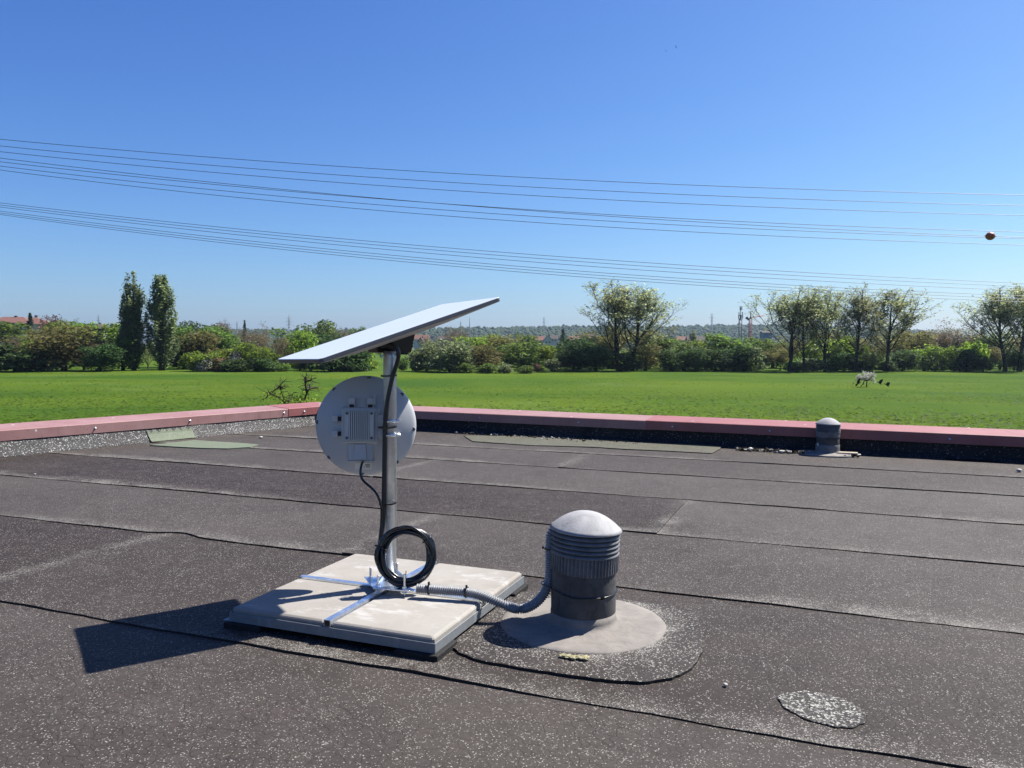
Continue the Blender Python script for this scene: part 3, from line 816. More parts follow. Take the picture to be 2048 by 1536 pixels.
# four clip sockets: two above, two at the left, mirrored at the right behind the pole
def clip(cx, cy, horiz):
    b = MB()
    if horiz:
        dbox(b, (cx - 0.008, cy, 0.050), (0.017, 0.019, 0.018)); dbox(b, (cx + 0.0105, cy + 0.0082, 0.050), (0.020, 0.0028, 0.016)); dbox(b, (cx + 0.0105, cy - 0.0082, 0.050), (0.020, 0.0028, 0.016))
    else:
        dbox(b, (cx, cy + 0.008, 0.050), (0.019, 0.019, 0.018)); dbox(b, (cx + 0.0082, cy - 0.0085, 0.050), (0.0028, 0.016, 0.016)); dbox(b, (cx - 0.0082, cy - 0.0085, 0.050), (0.0028, 0.016, 0.016))
    o = b.build('clip_socket', M['dish_paint'], dish, 0.0012, 1)
    c = MB()
    if horiz: dbox(c, (cx + 0.006, cy, 0.0545), (0.0058, 0.0136, 0.006))
    else: dbox(c, (cx, cy - 0.006, 0.0545), (0.0136, 0.0058, 0.006))
    c.build('slot', M['vent_dark'], o)
clip(-0.0725 - 0.002, 0.0225, True); clip(-0.0725 - 0.002, -0.0215, True)
clip(-0.033, 0.0665, False); clip(0.0215, 0.0665, False)
clip(0.0585, 0.0225, True); clip(0.0585, -0.0215, True)
b = MB(); dbox(b, (0.0335, 0.078, 0.052), (0.004, 0.030, 0.022)); b.build('rib', M['dish_paint'], dish, 0.001, 1)
# connector cover below the housing
def trap(w0, w1, y0, y1): return [(HC.x - w0, y0), (HC.x + w0, y0), (HC.x + w1, y1), (HC.x - w1, y1)]
loft([(trap(0.036, 0.040, -0.103, -0.050), 0.016), (trap(0.0345, 0.0385, -0.1015, -0.0505), 0.0455), (trap(0.031, 0.035, -0.099, -0.052), 0.0485)], M['dish_paint'], 'connector_cover', dish, DM)
loft([(trap(0.020, 0.017, -0.099, -0.052), 0.0485), (trap(0.019, 0.0155, -0.0975, -0.053), 0.0545)], M['dish_paint'], 'cover_ridge', dish, DM)
b = MB(); dbox(b, (HC.x, -0.1035, 0.035), (0.077, 0.0045, 0.026)); b.build('cover_lip', M['dish_paint'], dish, 0.001, 1)
# sticker
def on_dish(x, y, dz):
    r2 = (x * x + y * y) / DR ** 2; return DM @ Vector((x, y, 0.052 * (1 - r2) + 0.004 + dz))
def curved(x0, x1, y0, y1, dz, b, mat=0, n=6):
    vs = [on_dish(x0 + (x1 - x0) * i / n, y0 + (y1 - y0) * j / n, dz) for j in range(n + 1) for i in range(n + 1)]
    b.add(vs, [(j * (n + 1) + i, j * (n + 1) + i + 1, (j + 1) * (n + 1) + i + 1, (j + 1) * (n + 1) + i) for j in range(n) for i in range(n)], mat)
b = MB(); curved(-0.029, 0.021, -0.1305, -0.110, 0.0006, b); st = b.build('sticker', M['sticker'], dish)
b = MB(); rg = random.Random(2)
for row, y in ((0, -0.1165), (1, -0.1225)):
    x = -0.0015
    while x < 0.017:
        w = rg.uniform(0.0012, 0.0032)
        if rg.random() < 0.78: curved(x, x + w, y - 0.0019, y + 0.0019, 0.0010, b, 0, 1)
        x += w + 0.0007
b.build('printed_text', M['ink'], st)
# arm and two U bolts that clamp the dish to the pole
b = MB(); pz = (H - (842 - 691) / 1600 * 2.33, H - (870 - 691) / 1600 * 2.33)
cz = sum(pz) / 2
b.box((PX - 0.012, PY + 0.024, cz), (0.05, 0.012, 0.075)); b.build('pole_bracket', M['dish_paint'], dish, 0.002, 1)
for z in pz:
    c = pole_c(z); b = MB(); pts = []
    for k in range(15):
        a = R(-165 + 150 * k / 14); pts.append(c + Vector((math.cos(a) * 0.0225, math.sin(a) * 0.0225, 0.001 * math.sin(k))))
    pts = [pts[0] + Vector((0.0, 0.045, 0))] + pts + [pts[-1] + Vector((0.0, 0.045, 0))]
    b.tube(pts, 0.0031, 10); b.build('u_bolt', M['steel_bright'], dish)
    b = MB(); c2 = c + Vector((0.012, -0.0165, 0)); b.box(c2, (0.017, 0.006, 0.0095), 0, Matrix.Rotation(R(28), 3, 'Z')); 
    b.cyl(c2 + Vector((0.006, 0.004, 0)), c2 + Vector((0.020, 0.010, 0.0)), 0.0038, 8)
    b.build('clamp_screw', M['steel_bright'], dish, 0.0008, 1)

# ------------------------------------------------------------------ cables
def cable(name, pts, r, mat, label, cat='cable', group=None, n=8):
    b = MB(); b.tube(smooth_path(pts, n), r, 10); return tag(b.build(name, mat), label, cat, group)
yc = PY - 0.0196 - 0.0062
P_ = lambda x, y, d=0.0: at(x, y, yc + d)
cable('panel_cable', [at(764, 692, 2.325), at(775, 689, 2.305), at(787, 690.5, 2.293), at(795, 699, 2.293), P_(797, 712, -.012), P_(793, 730, -.004), P_(786, 751), P_(778, 785), P_(773, 815), P_(770, 850, .004), P_(769, 900, .006), P_(768, 960, .006), P_(767, 1010, .005), P_(766, 1045, .004), P_(763, 1075, -.004), P_(760, 1100, -.012)],
      0.0062, M['cable_soft'], 'thick dark cable running from the flat panel down the pole')
cable('dish_cable', [DM @ Vector((HC.x + 0.0085 - 0.001, -0.104, 0.040)), at(723, 930, 2.325), at(721, 948, 2.315), at(727, 962, 2.31), at(741, 974, 2.305), at(752, 986, 2.302), at(759, 1000, 2.30), at(763, 1018, 2.30), at(762.5, 1045, 2.30), at(760, 1070, 2.295), at(757.5, 1092, 2.29)],
      0.0037, M['cable'], 'thin black cable from the bottom of the round dish to the coil')
# coil: one long cable wound many times
def coil():
    rg = random.Random(11); c = at(813, 1112, 2.268); pts = []
    turns = 13; N = 40; ax = Vector((0.10, -0.985, 0.14)).normalized()
    ex = Vector((0, 0, 1)).cross(ax).normalized(); ex = -ex if ex.x < 0 else ex
    ez = ax.cross(ex); ez = -ez if ez.z < 0 else ez
    par = [(rg.uniform(0.0635, 0.0830), rg.uniform(-0.010, 0.010), rg.uniform(-.003, .003), rg.uniform(-.003, .003)) for _ in range(turns + 1)]
    par[2] = (0.0835, 0.004, .001, 0.001); par[5] = (0.0635, -0.003, -.002, 0.0)
    a0 = R(165)
    for k in range(turns * N + 1):
        t = k / N; i = min(int(t), turns - 1); f = t - i; f = f * f * (3 - 2 * f)
        q = [par[i][j] * (1 - f) + par[i + 1][j] * f for j in range(4)]
        a = a0 + 2 * math.pi * t
        r = q[0] + 0.0022 * math.sin(3 * a + i) + 0.0012 * math.sin(5 * a + 2 * i)
        pts.append(c + ex * (r * math.cos(a) + q[2]) + ez * (r * math.sin(a) * 1.0 + q[3]) + ax * (q[1] + 0.003 * math.sin(2 * a + i * 2)))
    b = MB(); b.tube(pts, 0.0041, 8)
    o = tag(b.build('cable_coil', M['cable']), 'black cable wound into a coil hanging at the foot of the pole', 'cable')
    for k, (ang, lab) in enumerate(((38, 'cable tie on the upper right of the coil'), (268, 'cable tie at the bottom of the coil'), (160, 'cable tie holding the coil to the pole on its left'))):
        a = R(ang); rad = ex * math.cos(a) + ez * math.sin(a); b = MB(); pc_ = c + rad * 0.074; ring = []
        for j in range(25):
            q = 2 * math.pi * j / 24; ring.append(pc_ + rad * 0.0165 * math.cos(q) + ax * 0.0165 * math.sin(q))
        b.tube(ring, 0.0016, 6, cap=False)
        if ang == 268: b.tube([pc_ + ax * 0.016, pc_ + ax * 0.019 + Vector((0.001, 0, 0.018)), pc_ + ax * 0.018 + Vector((0.002, 0, 0.036))], 0.0012, 5)
        if ang == 160: b.box(pc_ + rad * 0.018 + ax * .004, (0.007, 0.005, 0.005))
        tag(b.build('cable_tie', M['cable']), 'black ' + lab, 'cable tie')
coil()
# corrugated conduit from the stand to the vent
def conduit():
    pts = [on_z(834, 1177, 0.083), on_z(852, 1178, 0.083), on_z(880, 1180, 0.083), on_z(930, 1184, 0.082), on_z(962, 1191, 0.077), on_z(990, 1202, 0.066), on_z(1015, 1212, 0.053), at(1038, 1218, 2.185), at(1060, 1213, 2.175), at(1078, 1200, 2.168), at(1091, 1182, 2.165), at(1098, 1162, 2.165), at(1099.5, 1140, 2.165), at(1099.5, 1110, 2.165), at(1100, 1085, 2.165), at(1102, 1068, 2.165), at(1108, 1060, 2.165)]
    path = smooth_path(pts, 14)
    # resample evenly
    L_ = [0]
    for a, b_ in zip(path, path[1:]): L_.append(L_[-1] + (b_ - a).length)
    step = 0.0011; n = int(L_[-1] / step); res = []; rad = []
    j = 0
    for k in range(n + 1):
        s = min(k * step, L_[-1] - 1e-6)
        while L_[j + 1] < s: j += 1
        f = (s - L_[j]) / max(1e-9, L_[j + 1] - L_[j]); res.append(path[j].lerp(path[j + 1], f))
        ph = (s / 0.0062) % 1.0; rad.append(0.0118 + 0.0021 * (1 if ph < 0.5 else -1) * min(1, 6 * min(ph % 0.5, 0.5 - ph % 0.5)))
    b = MB(); b.tube(res, rad, 16)
    tag(b.build('corrugated_conduit', M['conduit']), 'grey corrugated conduit running from the stand over to the larger vent', 'conduit')
    def tie(i, lab, head):
        p = res[i]; t = (res[i + 2] - res[i - 2]).normalized(); nx = t.cross(Vector((0, 0, 1))).normalized(); ny = nx.cross(t)
        b = MB(); ring = [p + (nx * math.cos(q) + ny * math.sin(q)) * 0.0156 for q in [2 * math.pi * k / 24 for k in range(25)]]
        vs = []
        for q in ring:
            d = (q - p).normalized(); vs += [q - t * 0.0019, q + t * 0.0019, q + t * 0.0019 - d * 0.002, q - t * 0.0019 - d * 0.002]
        b.add(vs, [(i_ * 4 + j_, i_ * 4 + (j_ + 1) % 4, i_ * 4 + 4 + (j_ + 1) % 4, i_ * 4 + 4 + j_) for i_ in range(24) for j_ in range(4)])
        b.box(p + ny * 0.018 + nx * head, (0.006, 0.006, 0.006))
        tag(b.build('cable_tie', M['cable']), lab, 'cable tie')
    def idx(px):
        best = min(range(3, len(res) - 3), key=lambda i: abs(res[i].x / res[i].y - (px - 1024) / 1600) + (0 if res[i].z < 0.12 else 9)); return best
    tie(idx(858), 'black cable tie on the conduit right beside the coil', 0.002)
    tie(idx(934), 'black cable tie on the conduit in the middle of the slabs', 0.004)
    iz = min(range(3, len(res) - 3), key=lambda i: abs(res[i].z - (H - (1101 - 692) / 1600 * 2.165)))
    tie(iz, 'black cable tie on the conduit beside the fins of the larger vent', -0.012)
conduit()

# ------------------------------------------------------------------ roof vents
def vent(loc, rz, label, z_rib0, z_fin0, z_rim, z_top, r, ribs=True, flange=0.225, tilt=(0, 0), group='roof vents', mats=None, fins=5, dark_band=False):
    mp = dict(cap='vent_cap', body='vent_body', pipe='vent_pipe', fl='vent_flange')
    root = empty('roof_vent', loc, rz, label, 'roof vent', group)
    # flange
    rg = random.Random(int(r * 1e4)); b = MB(); n = 72; prof = [(r - 0.004, 0.046), (r + 0.001, 0.046), (r + 0.0015, 0.030), (r + 0.006, 0.020), (r + 0.02, 0.0155), (r + 0.05, 0.0145), (flange * 0.9, 0.013), (flange * 0.99, 0.0115), (flange, 0.0085), (flange + 0.001, -0.004)]
    vs = []; fs = []
    for j, (pr_, z) in enumerate(prof):
        for k in range(n):
            a = 2 * math.pi * k / n; q = pr_
            if pr_ > r + 0.03: q *= 1 + 0.012 * n1(a * 2, 3) + 0.006 * n1(a * 9, 5)
            vs.append(Vector((q * math.cos(a), q * math.sin(a), z + (0.001 * n1(a * 3, j) if 2 < j < 8 else 0))))
    fs = [(i * n + k, i * n + (k + 1) % n, (i + 1) * n + (k + 1) % n, (i + 1) * n + k) for i in range(len(prof) - 1) for k in range(n)]
    b.add(vs, [f[::-1] for f in fs], 0, True); b.build('flange', M[mp['fl']], root)
    # pipe
    zt = z_fin0
    b = MB(); b.lathe([(r - 0.006, 0.010), (r - 0.002, 0.040), (r - 0.001, 0.0425), (r, 0.046), (r, z_rib0), (r - 0.002, zt)], 64); b.build('pipe', M[mp['pipe']], root)
    TM = Matrix.Translation((0, 0, z_rib0)) @ Matrix.Rotation(tilt[1], 4, 'Y') @ Matrix.Rotation(tilt[0], 4, 'X') @ Matrix.Translation((0, 0, -z_rib0))
    # ribbed collar
    b = MB(); nr = 56; n = nr * 4; zs_ = [z_rib0, z_rib0 + 0.002, zt - 0.004, zt + 0.003]; vs = []
    for z in zs_:
        for k in range(n):
            a = 2 * math.pi * k / n; up = 0.0042 if (k % 4) in (0, 1) else 0.0
            if not ribs: up = 0.0026
            if z in (zs_[0],): up *= 0.6
            q = r + 0.0012 + up; vs.append(TM @ Vector((q * math.cos(a), q * math.sin(a), z)))
    b.add(vs, [(i * n + k, i * n + (k + 1) % n, (i + 1) * n + (k + 1) % n, (i + 1) * n + k) for i in range(3) for k in range(n)] + [tuple(range(n - 1, -1, -1))], 0, False)
    b.build('collar', M[mp['body']], root)
    # louvre fins: stack of conical rings over a dark core
    hgt = (z_rim - 0.004 - zt) / fins
    b = MB(); b.lathe([(r - 0.014, zt - 0.005), (r - 0.014, z_rim)], 48, TM); b.build('core', M['vent_dark'], root)
    for k in range(fins):
        z0 = zt + k * hgt; b = MB()
        b.lathe([(r - 0.013, z0 + 0.0005), (r + 0.0035, z0), (r + 0.0062, z0 + 0.0008), (r + 0.0066, z0 + hgt * 0.20), (r + 0.0056, z0 + hgt * 0.42), (r + 0.0012, z0 + hgt * 0.82), (r - 0.013, z0 + hgt * 0.88)], 64, TM)
        b.build('louvre', M[mp['body']], root)
    # domed cap
    rc = r + 0.0105; dh = z_top - z_rim; pr_ = [(rc - 0.012, z_rim + 0.001), (rc - 0.0025, z_rim - 0.002), (rc, z_rim)]
    for k in range(1, 15):
        a = k / 14; pr_.append((max(0.0004, rc * (1 - a)), z_rim + dh * (1 - (1 - a) ** 2.1)))
    b = MB(); b.lathe(pr_, 72, TM); b.build('cap', M[mp['cap']], root)
    return root
v1 = vent((0.198, 2.163, 0), 0, 'large weathered grey roof vent with ribbed collar standing beside the slab stand', 0.1605, 0.207, 0.2715, 0.3185, 0.0885, True, 0.226, (R(0.6), R(2.6)), fins=5)
# tie round the vent pipe that holds the conduit
b = MB(); ring = []
for k in range(49):
    a = 2 * math.pi * k / 48; q = 0.0885 + 0.0018
    dz = 0.016 * max(0.0, math.cos(a - math.pi * 1.0)) ** 3
    ring.append(Vector((0.198 + q * math.cos(a) * (1.0 + 0.28 * max(0, math.cos(a - math.pi)) ** 8), 2.163 + q * math.sin(a), 0.103 + dz)))
b.tube(ring, 0.0021, 8, cap=False)
a = R(-62); b.box((0.198 + 0.0925 * math.cos(a), 2.163 + 0.0925 * math.sin(a), 0.103), (0.009, 0.006, 0.007), 0, Matrix.Rotation(a + math.pi / 2, 3, 'Z'))
tag(b.build('cable_tie', M['cable']), 'long black cable tie strapping the conduit to the pipe of the larger vent', 'cable tie')
v2p = on_z(1655, 908, 0.0)
v2 = vent((v2p.x, v2p.y, 0), R(15), 'small grey roof vent with white domed cap standing in front of the far parapet', 0.125, 0.160, 0.216, 0.262, 0.078, False, 0.205, (0, 0))
b = MB(); b.lathe([(0.0798, 0.072), (0.0815, 0.070), (0.0815, 0.046), (0.084, 0.02)], 48, cap=False)
o = b.build('sleeve', M['vent_body'], v2)
b = MB(); b.box((-0.086, -0.005, 0.073), (0.007, 0.01, 0.02), 0, Matrix.Rotation(R(-10), 3, 'Y')); b.build('tab', M['white_plastic'], v2)
b = MB(); c = on_z(1686, 912, 0.012)
b.box((c.x + 0.07, c.y + 0.11, 0.016), (0.15, 0.06, 0.018), 0, Matrix.Rotation(R(-20), 3, 'Z'))
o = b.build('wood_scrap', simple('weathered_wood', (0.46, 0.40, 0.31), 0.85, 0, 0.25, 30), None, 0.003, 1)
tag(o, 'short scrap of bleached wood lying right of the smaller vent', 'wood')
# ------------------------------------------------------------------ meadow and far ground
def meadow_mat():
    t = NT('meadow_grass')
    big = t.noise(0.014, 5, 0.6, t.scaled((0.6, 1.6, 1))); mid = t.noise(0.06, 6, 0.62, t.scaled((0.7, 1.4, 1))); fine = t.noise(1.3, 6, 0.72); ff = t.noise(5.0, 4, 0.75)
    c = t.mix(t.ramp(big, 0.38, 0.62), (0.050, 0.112, 0.012), (0.105, 0.170, 0.013))
    c = t.mix(t.ramp(mid, 0.45, 0.72, 0, 0.75), c, (0.135, 0.185, 0.018))
    c = t.mix(t.ramp(mid, 0.30, 0.46, 0.55, 0.0), c, (0.042, 0.098, 0.015))
    c = t.mix(t.ramp(fine, 0.40, 0.66, 0, 0.4), c, (0.040, 0.088, 0.009))
    c = t.mix(t.ramp(ff, 0.62, 0.78, 0, 0.3), c, (0.12, 0.165, 0.03))
    # patches of pale seed heads
    p = t.ramp(t.noise(0.022, 5, 0.6), 0.56, 0.66); c = t.mix(t.math('MULTIPLY', p, t.ramp(ff, 0.50, 0.66, 0, 0.8)), c, (0.22, 0.29, 0.15))
    h = t.math('ADD', fine, t.math('MULTIPLY', ff, 0.5))
    return t.set(c, 0.95, 0, 0.04, t.bump(h, 0.6, 0.22))
M['meadow'] = meadow_mat()
b = MB(); S = 9000
b.add([(-S, -S / 3, ZG), (S, -S / 3, ZG), (S, S, ZG), (-S, S, ZG)], [(0, 1, 2, 3)])
tag(b.build('meadow', M['meadow']), kind='structure')
# tufts of grass give the meadow its grain
def tufts():
    rng = np.random.default_rng(5); n = 40000
    d = 1 / rng.uniform(1 / 205.0, 1 / 58.0, n); a = rng.uniform(-0.70, 0.70, n)
    x = d * a; y = d
    keep = np.sin(x * 0.11 + 1.3 * np.sin(y * 0.07)) + np.sin(y * 0.19 + x * 0.05) + rng.normal(0, 0.7, n) > -0.6
    x, y = x[keep], y[keep]; n = len(x)
    h = rng.uniform(0.02, 0.07, n); w = rng.uniform(0.10, 0.34, n)
    th = rng.uniform(0, np.pi, n); lean = rng.normal(0, 0.16, (n, 2))
    V = np.zeros((n, 4, 3))
    for k, (s, u) in enumerate(((-1, 0), (1, 0), (0.75, 1), (-0.75, 1))):
        V[:, k, 0] = x + np.cos(th) * w * s * 0.5 + lean[:, 0] * u; V[:, k, 1] = y + np.sin(th) * w * s * 0.5 + lean[:, 1] * u; V[:, k, 2] = ZG + h * u - 0.01
    o = link('meadow_grass', quads_mesh('meadow_grass', V, M['tuft'])); tag(o, 'tufts of spring grass across the meadow', 'grass', None, 'stuff')

# ------------------------------------------------------------------ foliage materials
def leaf(name, a, b, trans=0.35, rough=0.6, spread=0.5, gain=1.6):
    a = tuple(c * gain for c in a); b = tuple(c * gain for c in b); trans = min(0.62, trans + 0.15)
    t = NT(name); g = t.new('ShaderNodeNewGeometry'); oi = t.new('ShaderNodeObjectInfo')
    rnd = g.outputs['Random Per Island']
    c = t.mix(rnd, a, b)
    hsv = t.new('ShaderNodeHueSaturation'); t.lk(c, hsv.inputs['Color'])
    t.put(hsv.inputs['Value'], t.math('MULTIPLY', t.ramp(t.math('FRACT', t.math('MULTIPLY', rnd, 37.3)), 0, 1, 1 - spread, 1 + spread), t.ramp(oi.outputs['Random'], 0, 1, 0.78, 1.2)))
    t.put(hsv.inputs['Hue'], t.ramp(oi.outputs['Random'], 0, 1, 0.485, 0.512))
    c = hsv.outputs['Color']
    t.set(c, rough, 0, 0.25)
    tr = t.new('ShaderNodeBsdfTranslucent'); t.put(tr.inputs['Color'], c)
    mx = t.new('ShaderNodeMixShader'); mx.inputs[0].default_value = trans
    t.lk(t.bsdf.outputs[0], mx.inputs[1]); t.lk(tr.outputs[0], mx.inputs[2]); t.lk(mx.outputs[0], t.out.inputs['Surface'])
    return t.mat
M['tuft'] = leaf('grass_tuft', (0.068, 0.122, 0.011), (0.100, 0.155, 0.014), 0.6, 0.6, 0.2, 1.0)
M['leaf_mid'] = leaf('leaf_mid_green', (0.050, 0.085, 0.018), (0.095, 0.145, 0.026))
M['leaf_dark'] = leaf('leaf_dark_green', (0.026, 0.052, 0.016), (0.050, 0.088, 0.022))
M['leaf_fresh'] = leaf('leaf_fresh_green', (0.085, 0.14, 0.018), (0.150, 0.205, 0.028), 0.45)
M['leaf_olive'] = leaf('leaf_olive', (0.085, 0.085, 0.026), (0.130, 0.125, 0.036))
M['leaf_brown'] = leaf('bud_brown', (0.085, 0.062, 0.036), (0.125, 0.098, 0.052), 0.25)
M['leaf_red'] = leaf('leaf_copper', (0.085, 0.042, 0.032), (0.120, 0.068, 0.046), 0.25)
M['leaf_willow'] = leaf('leaf_pale_willow', (0.095, 0.125, 0.055), (0.155, 0.185, 0.085), 0.4)
M['leaf_poplar'] = leaf('leaf_poplar_bud', (0.165, 0.185, 0.080), (0.240, 0.265, 0.135), 0.47, 0.6, 0.3)
M['leaf_column'] = leaf('leaf_columnar_poplar', (0.085, 0.115, 0.045), (0.170, 0.210, 0.095), 0.45)
M['leaf_grey'] = leaf('leaf_grey_green', (0.085, 0.105, 0.085), (0.125, 0.150, 0.120), 0.3)
M['leaf_blossom'] = leaf('white_blossom', (0.32, 0.32, 0.27), (0.46, 0.45, 0.40), 0.3, 0.6, 0.3, 1.0)
M['leaf_spruce'] = leaf('spruce_needles', (0.016, 0.030, 0.016), (0.030, 0.050, 0.024), 0.15)
M['bark'] = simple('bark', (0.060, 0.048, 0.038), 0.9, 0, 0.35, 3.0, 0.2, 0.5)
M['bark_light'] = simple('bark_grey_brown', (0.12, 0.100, 0.080), 0.9, 0, 0.3, 3.0, 0.2, 0.5)

# ------------------------------------------------------------------ tree builders (origin at the foot of the trunk)
def leaf_quads(P, size, rng, up=0.0, aspect=0.62):
    n = len(P); a = rng.normal(size=(n, 3)); a[:, 2] += up; a /= np.linalg.norm(a, axis=1)[:, None]
    b = rng.normal(size=(n, 3)); b -= a * (a * b).sum(1)[:, None]; b /= np.linalg.norm(b, axis=1)[:, None]
    s = size * rng.uniform(0.55, 1.35, n); u = a * s[:, None]; w = b * (s * aspect)[:, None]
    return np.stack([P - u, P + w * 0.9 - u * 0.1, P + u, P - w * 0.9 + u * 0.15], 1)

def crown_points(blobs, dens, rng, shell=0.55):
    out = []
    for (c, r) in blobs:
        area = 4 * math.pi * ((r[0] * r[1] * r[2]) ** (2 / 3)); n = int(area * dens)
        d = rng.normal(size=(n, 3)); d /= np.linalg.norm(d, axis=1)[:, None]
        rad = shell + (1 - shell) * rng.random(n) ** 0.6
        ph = rng.uniform(0, 6.28, 6)
        lump = 0.86 + 0.10 * np.sin(d[:, 0] * 5 + ph[0]) * np.sin(d[:, 1] * 6 + ph[1]) + 0.10 * np.sin(d[:, 2] * 7 + ph[2] + d[:, 0] * 4) + rng.normal(0, 0.05, n)
        gap = np.sin(d[:, 0] * 9 + ph[3]) + np.sin(d[:, 1] * 8 + ph[4]) + np.sin(d[:, 2] * 10 + ph[5]) + rng.normal(0, 0.8, n)
        k = gap > -1.3
        p = np.array(c) + d * rad[:, None] * lump[:, None] * np.array(r)
        out.append(p[k])
    return np.concatenate(out)

def proto(label, trunkmb, Q, leafmat, bark='bark', limbs=None):
    """hidden source object tree; returns (root, height) - copies are placed from it"""
    root = bpy.data.objects.new('tree', None)
    tm = bpy.data.meshes.new('trunk'); tm.from_pydata(trunkmb.v, [], trunkmb.f); tm.materials.append(M[bark])
    tm.polygons.foreach_set('use_smooth', trunkmb.sm); tm.update()
    cm = quads_mesh('crown', Q, M[leafmat])
    return dict(trunk=tm, crown=cm, h=float(max(np.percentile(Q[:, :, 2], 99.6), 0.1)), w=float(np.percentile(Q[:, :, 0], 98) - np.percentile(Q[:, :, 0], 2)))

def round_tree(seed, h=10.0, w=7.0, leafmat='leaf_mid', trunk_h=0.07, dens=9.0, size=0.22, lobes=9, low=False, bark='bark', up=0.0):
    rg = random.Random(seed); rng = np.random.default_rng(seed); blobs = []
    z0 = h * (0.06 if low else trunk_h)
    for k in range(lobes):
        t = (k + 0.5) / lobes; a = rg.uniform(0, 6.28); z = z0 + (h - z0) * (0.18 + 0.66 * t)
        wz = w / 2 * math.sqrt(max(0.1, 1 - ((t - (0.30 if low else 0.45)) / 0.85) ** 2)); r = wz * rg.uniform(0.38, 0.55)
        off = max(0.0, wz - r) * rg.uniform(0.55, 1.05)
        blobs.append(((math.cos(a) * off, math.sin(a) * off, min(z, h - r * 0.8)), (r, r, r * rg.uniform(0.75, 1.05))))
    blobs.append(((0, 0, z0 + (h - z0) * 0.42), (w * 0.34, w * 0.34, (h - z0) * 0.44)))
    blobs.append(((0, 0, h * 0.20), (w * 0.40, w * 0.36, h * 0.20)))
    if low: blobs.append(((0, 0, h * 0.22), (w * 0.44, w * 0.44, h * 0.22)))
    P = crown_points(blobs, dens, rng); P = P[P[:, 2] > 0.05]
    cen = np.array([0, 0, h * 0.4]); k_ = rng.random(len(P)) < 0.16; dv = P[k_] - cen
    P[k_] = P[k_] + dv / np.linalg.norm(dv, axis=1)[:, None] * (rng.random((k_.sum(), 1)) ** 2) * 0.075 * h
    Q = leaf_quads(P, size, rng, up)
    mb = MB(); tr = 0.022 * h
    mb.tube([(0, 0, -0.3), (0.05, 0, h * 0.2), (0.1, 0.05, h * 0.45), (0.1, 0, h * 0.7)], [tr * 1.2, tr, tr * 0.6, tr * 0.2], 7)
    for (c, r) in blobs[:lobes]:
        s = Vector((0.06, 0.02, h * rg.uniform(0.18, 0.4))); e = Vector(c); m_ = s.lerp(e, 0.5) + Vector((0, 0, -0.04 * h))
        mb.tube([s, m_, e], [tr * 0.5, tr * 0.32, tr * 0.12], 5)
    return proto('', mb, Q, leafmat, bark)

def limb_tree(seed, h=20.0, w=13.0, leafmat='leaf_poplar', bark='bark', fork=0.16, limbs=6, leaf_n=15, size=0.17, twig=0.45, levels=3, fan=0.62, top_only=0.0, sub=7):
    """tall tree whose limbs and sky gaps stay visible"""
    rg = random.Random(seed); rng = np.random.default_rng(seed); mb = MB(); tips = []
    tr = 0.016 * h
    def grow(p, d, L, r, lv):
        n = 5; pts = [p]; rad = [r]; q = p.copy(); dd = d.copy()
        for k in range(n):
            dd = (dd + Vector((rg.gauss(0, .10), rg.gauss(0, .10), 0.09 if lv > 0 else 0.12))).normalized()
            q = q + dd * (L / n); pts.append(q.copy()); rad.append(r * (1 - 0.8 * (k + 1) / n))
        mb.tube(pts, rad, 6 if lv == 0 else (5 if lv == 1 else 4), cap=False)
        if lv >= levels - 1:
            tips.append((pts, L)); return
        m = sub if lv == 0 else sub - 1
        for j in range(m):
            t = rg.uniform(0.16, 1.0); i = min(n - 1, int(t * n)); s = pts[i].lerp(pts[i + 1], t * n - i)
            ax = Vector((rg.gauss(0, 1), rg.gauss(0, 1), rg.gauss(0, .5))).normalized()
            nd = (dd + ax * rg.uniform(0.35, 0.75)).normalized(); nd.z = abs(nd.z) * 0.8 + 0.12
            grow(s, nd.normalized(), L * rg.uniform(0.30, 0.46), max(0.012, rad[i] * 0.40), lv + 1)
        tips.append((pts[-2:] + [pts[-1] + dd * L * .05], L * .3))
    zf = h * fork
    mb.tube([(0, 0, -0.4), (0.03 * tr, 0, zf * 0.5), (0.1, 0.02, zf)], [tr * 1.25, tr, tr * 0.92], 9, cap=False)
    for k in range(limbs):
        a = 2 * math.pi * k / limbs + rg.uniform(-.35, .35); lean = rg.uniform(0.12, fan) if k else 0.05
        d = Vector((math.cos(a) * lean, math.sin(a) * lean, 1)).normalized()
        s = Vector((0.08, 0, zf * rg.uniform(0.8, 1.5)))
        grow(s, d, (h - s.z) * rg.uniform(0.80, 0.97) / max(0.6, d.z) * 0.86, tr * rg.uniform(0.30, 0.44), 0)
    P = []
    for pts, L in tips:
        for _ in range(leaf_n):
            t = rg.uniform(0.15, 1.05) * (len(pts) - 1); i = min(len(pts) - 2, int(t)); c = pts[i].lerp(pts[i + 1], t - i)
            if c.z < h * top_only: continue
            P.append((c.x + rg.gauss(0, twig), c.y + rg.gauss(0, twig), c.z + rg.gauss(0, twig * 0.9)))
    P = np.array(P); Q = leaf_quads(P, size, rng, 0.4)
    return proto('', mb, Q, leafmat, bark)

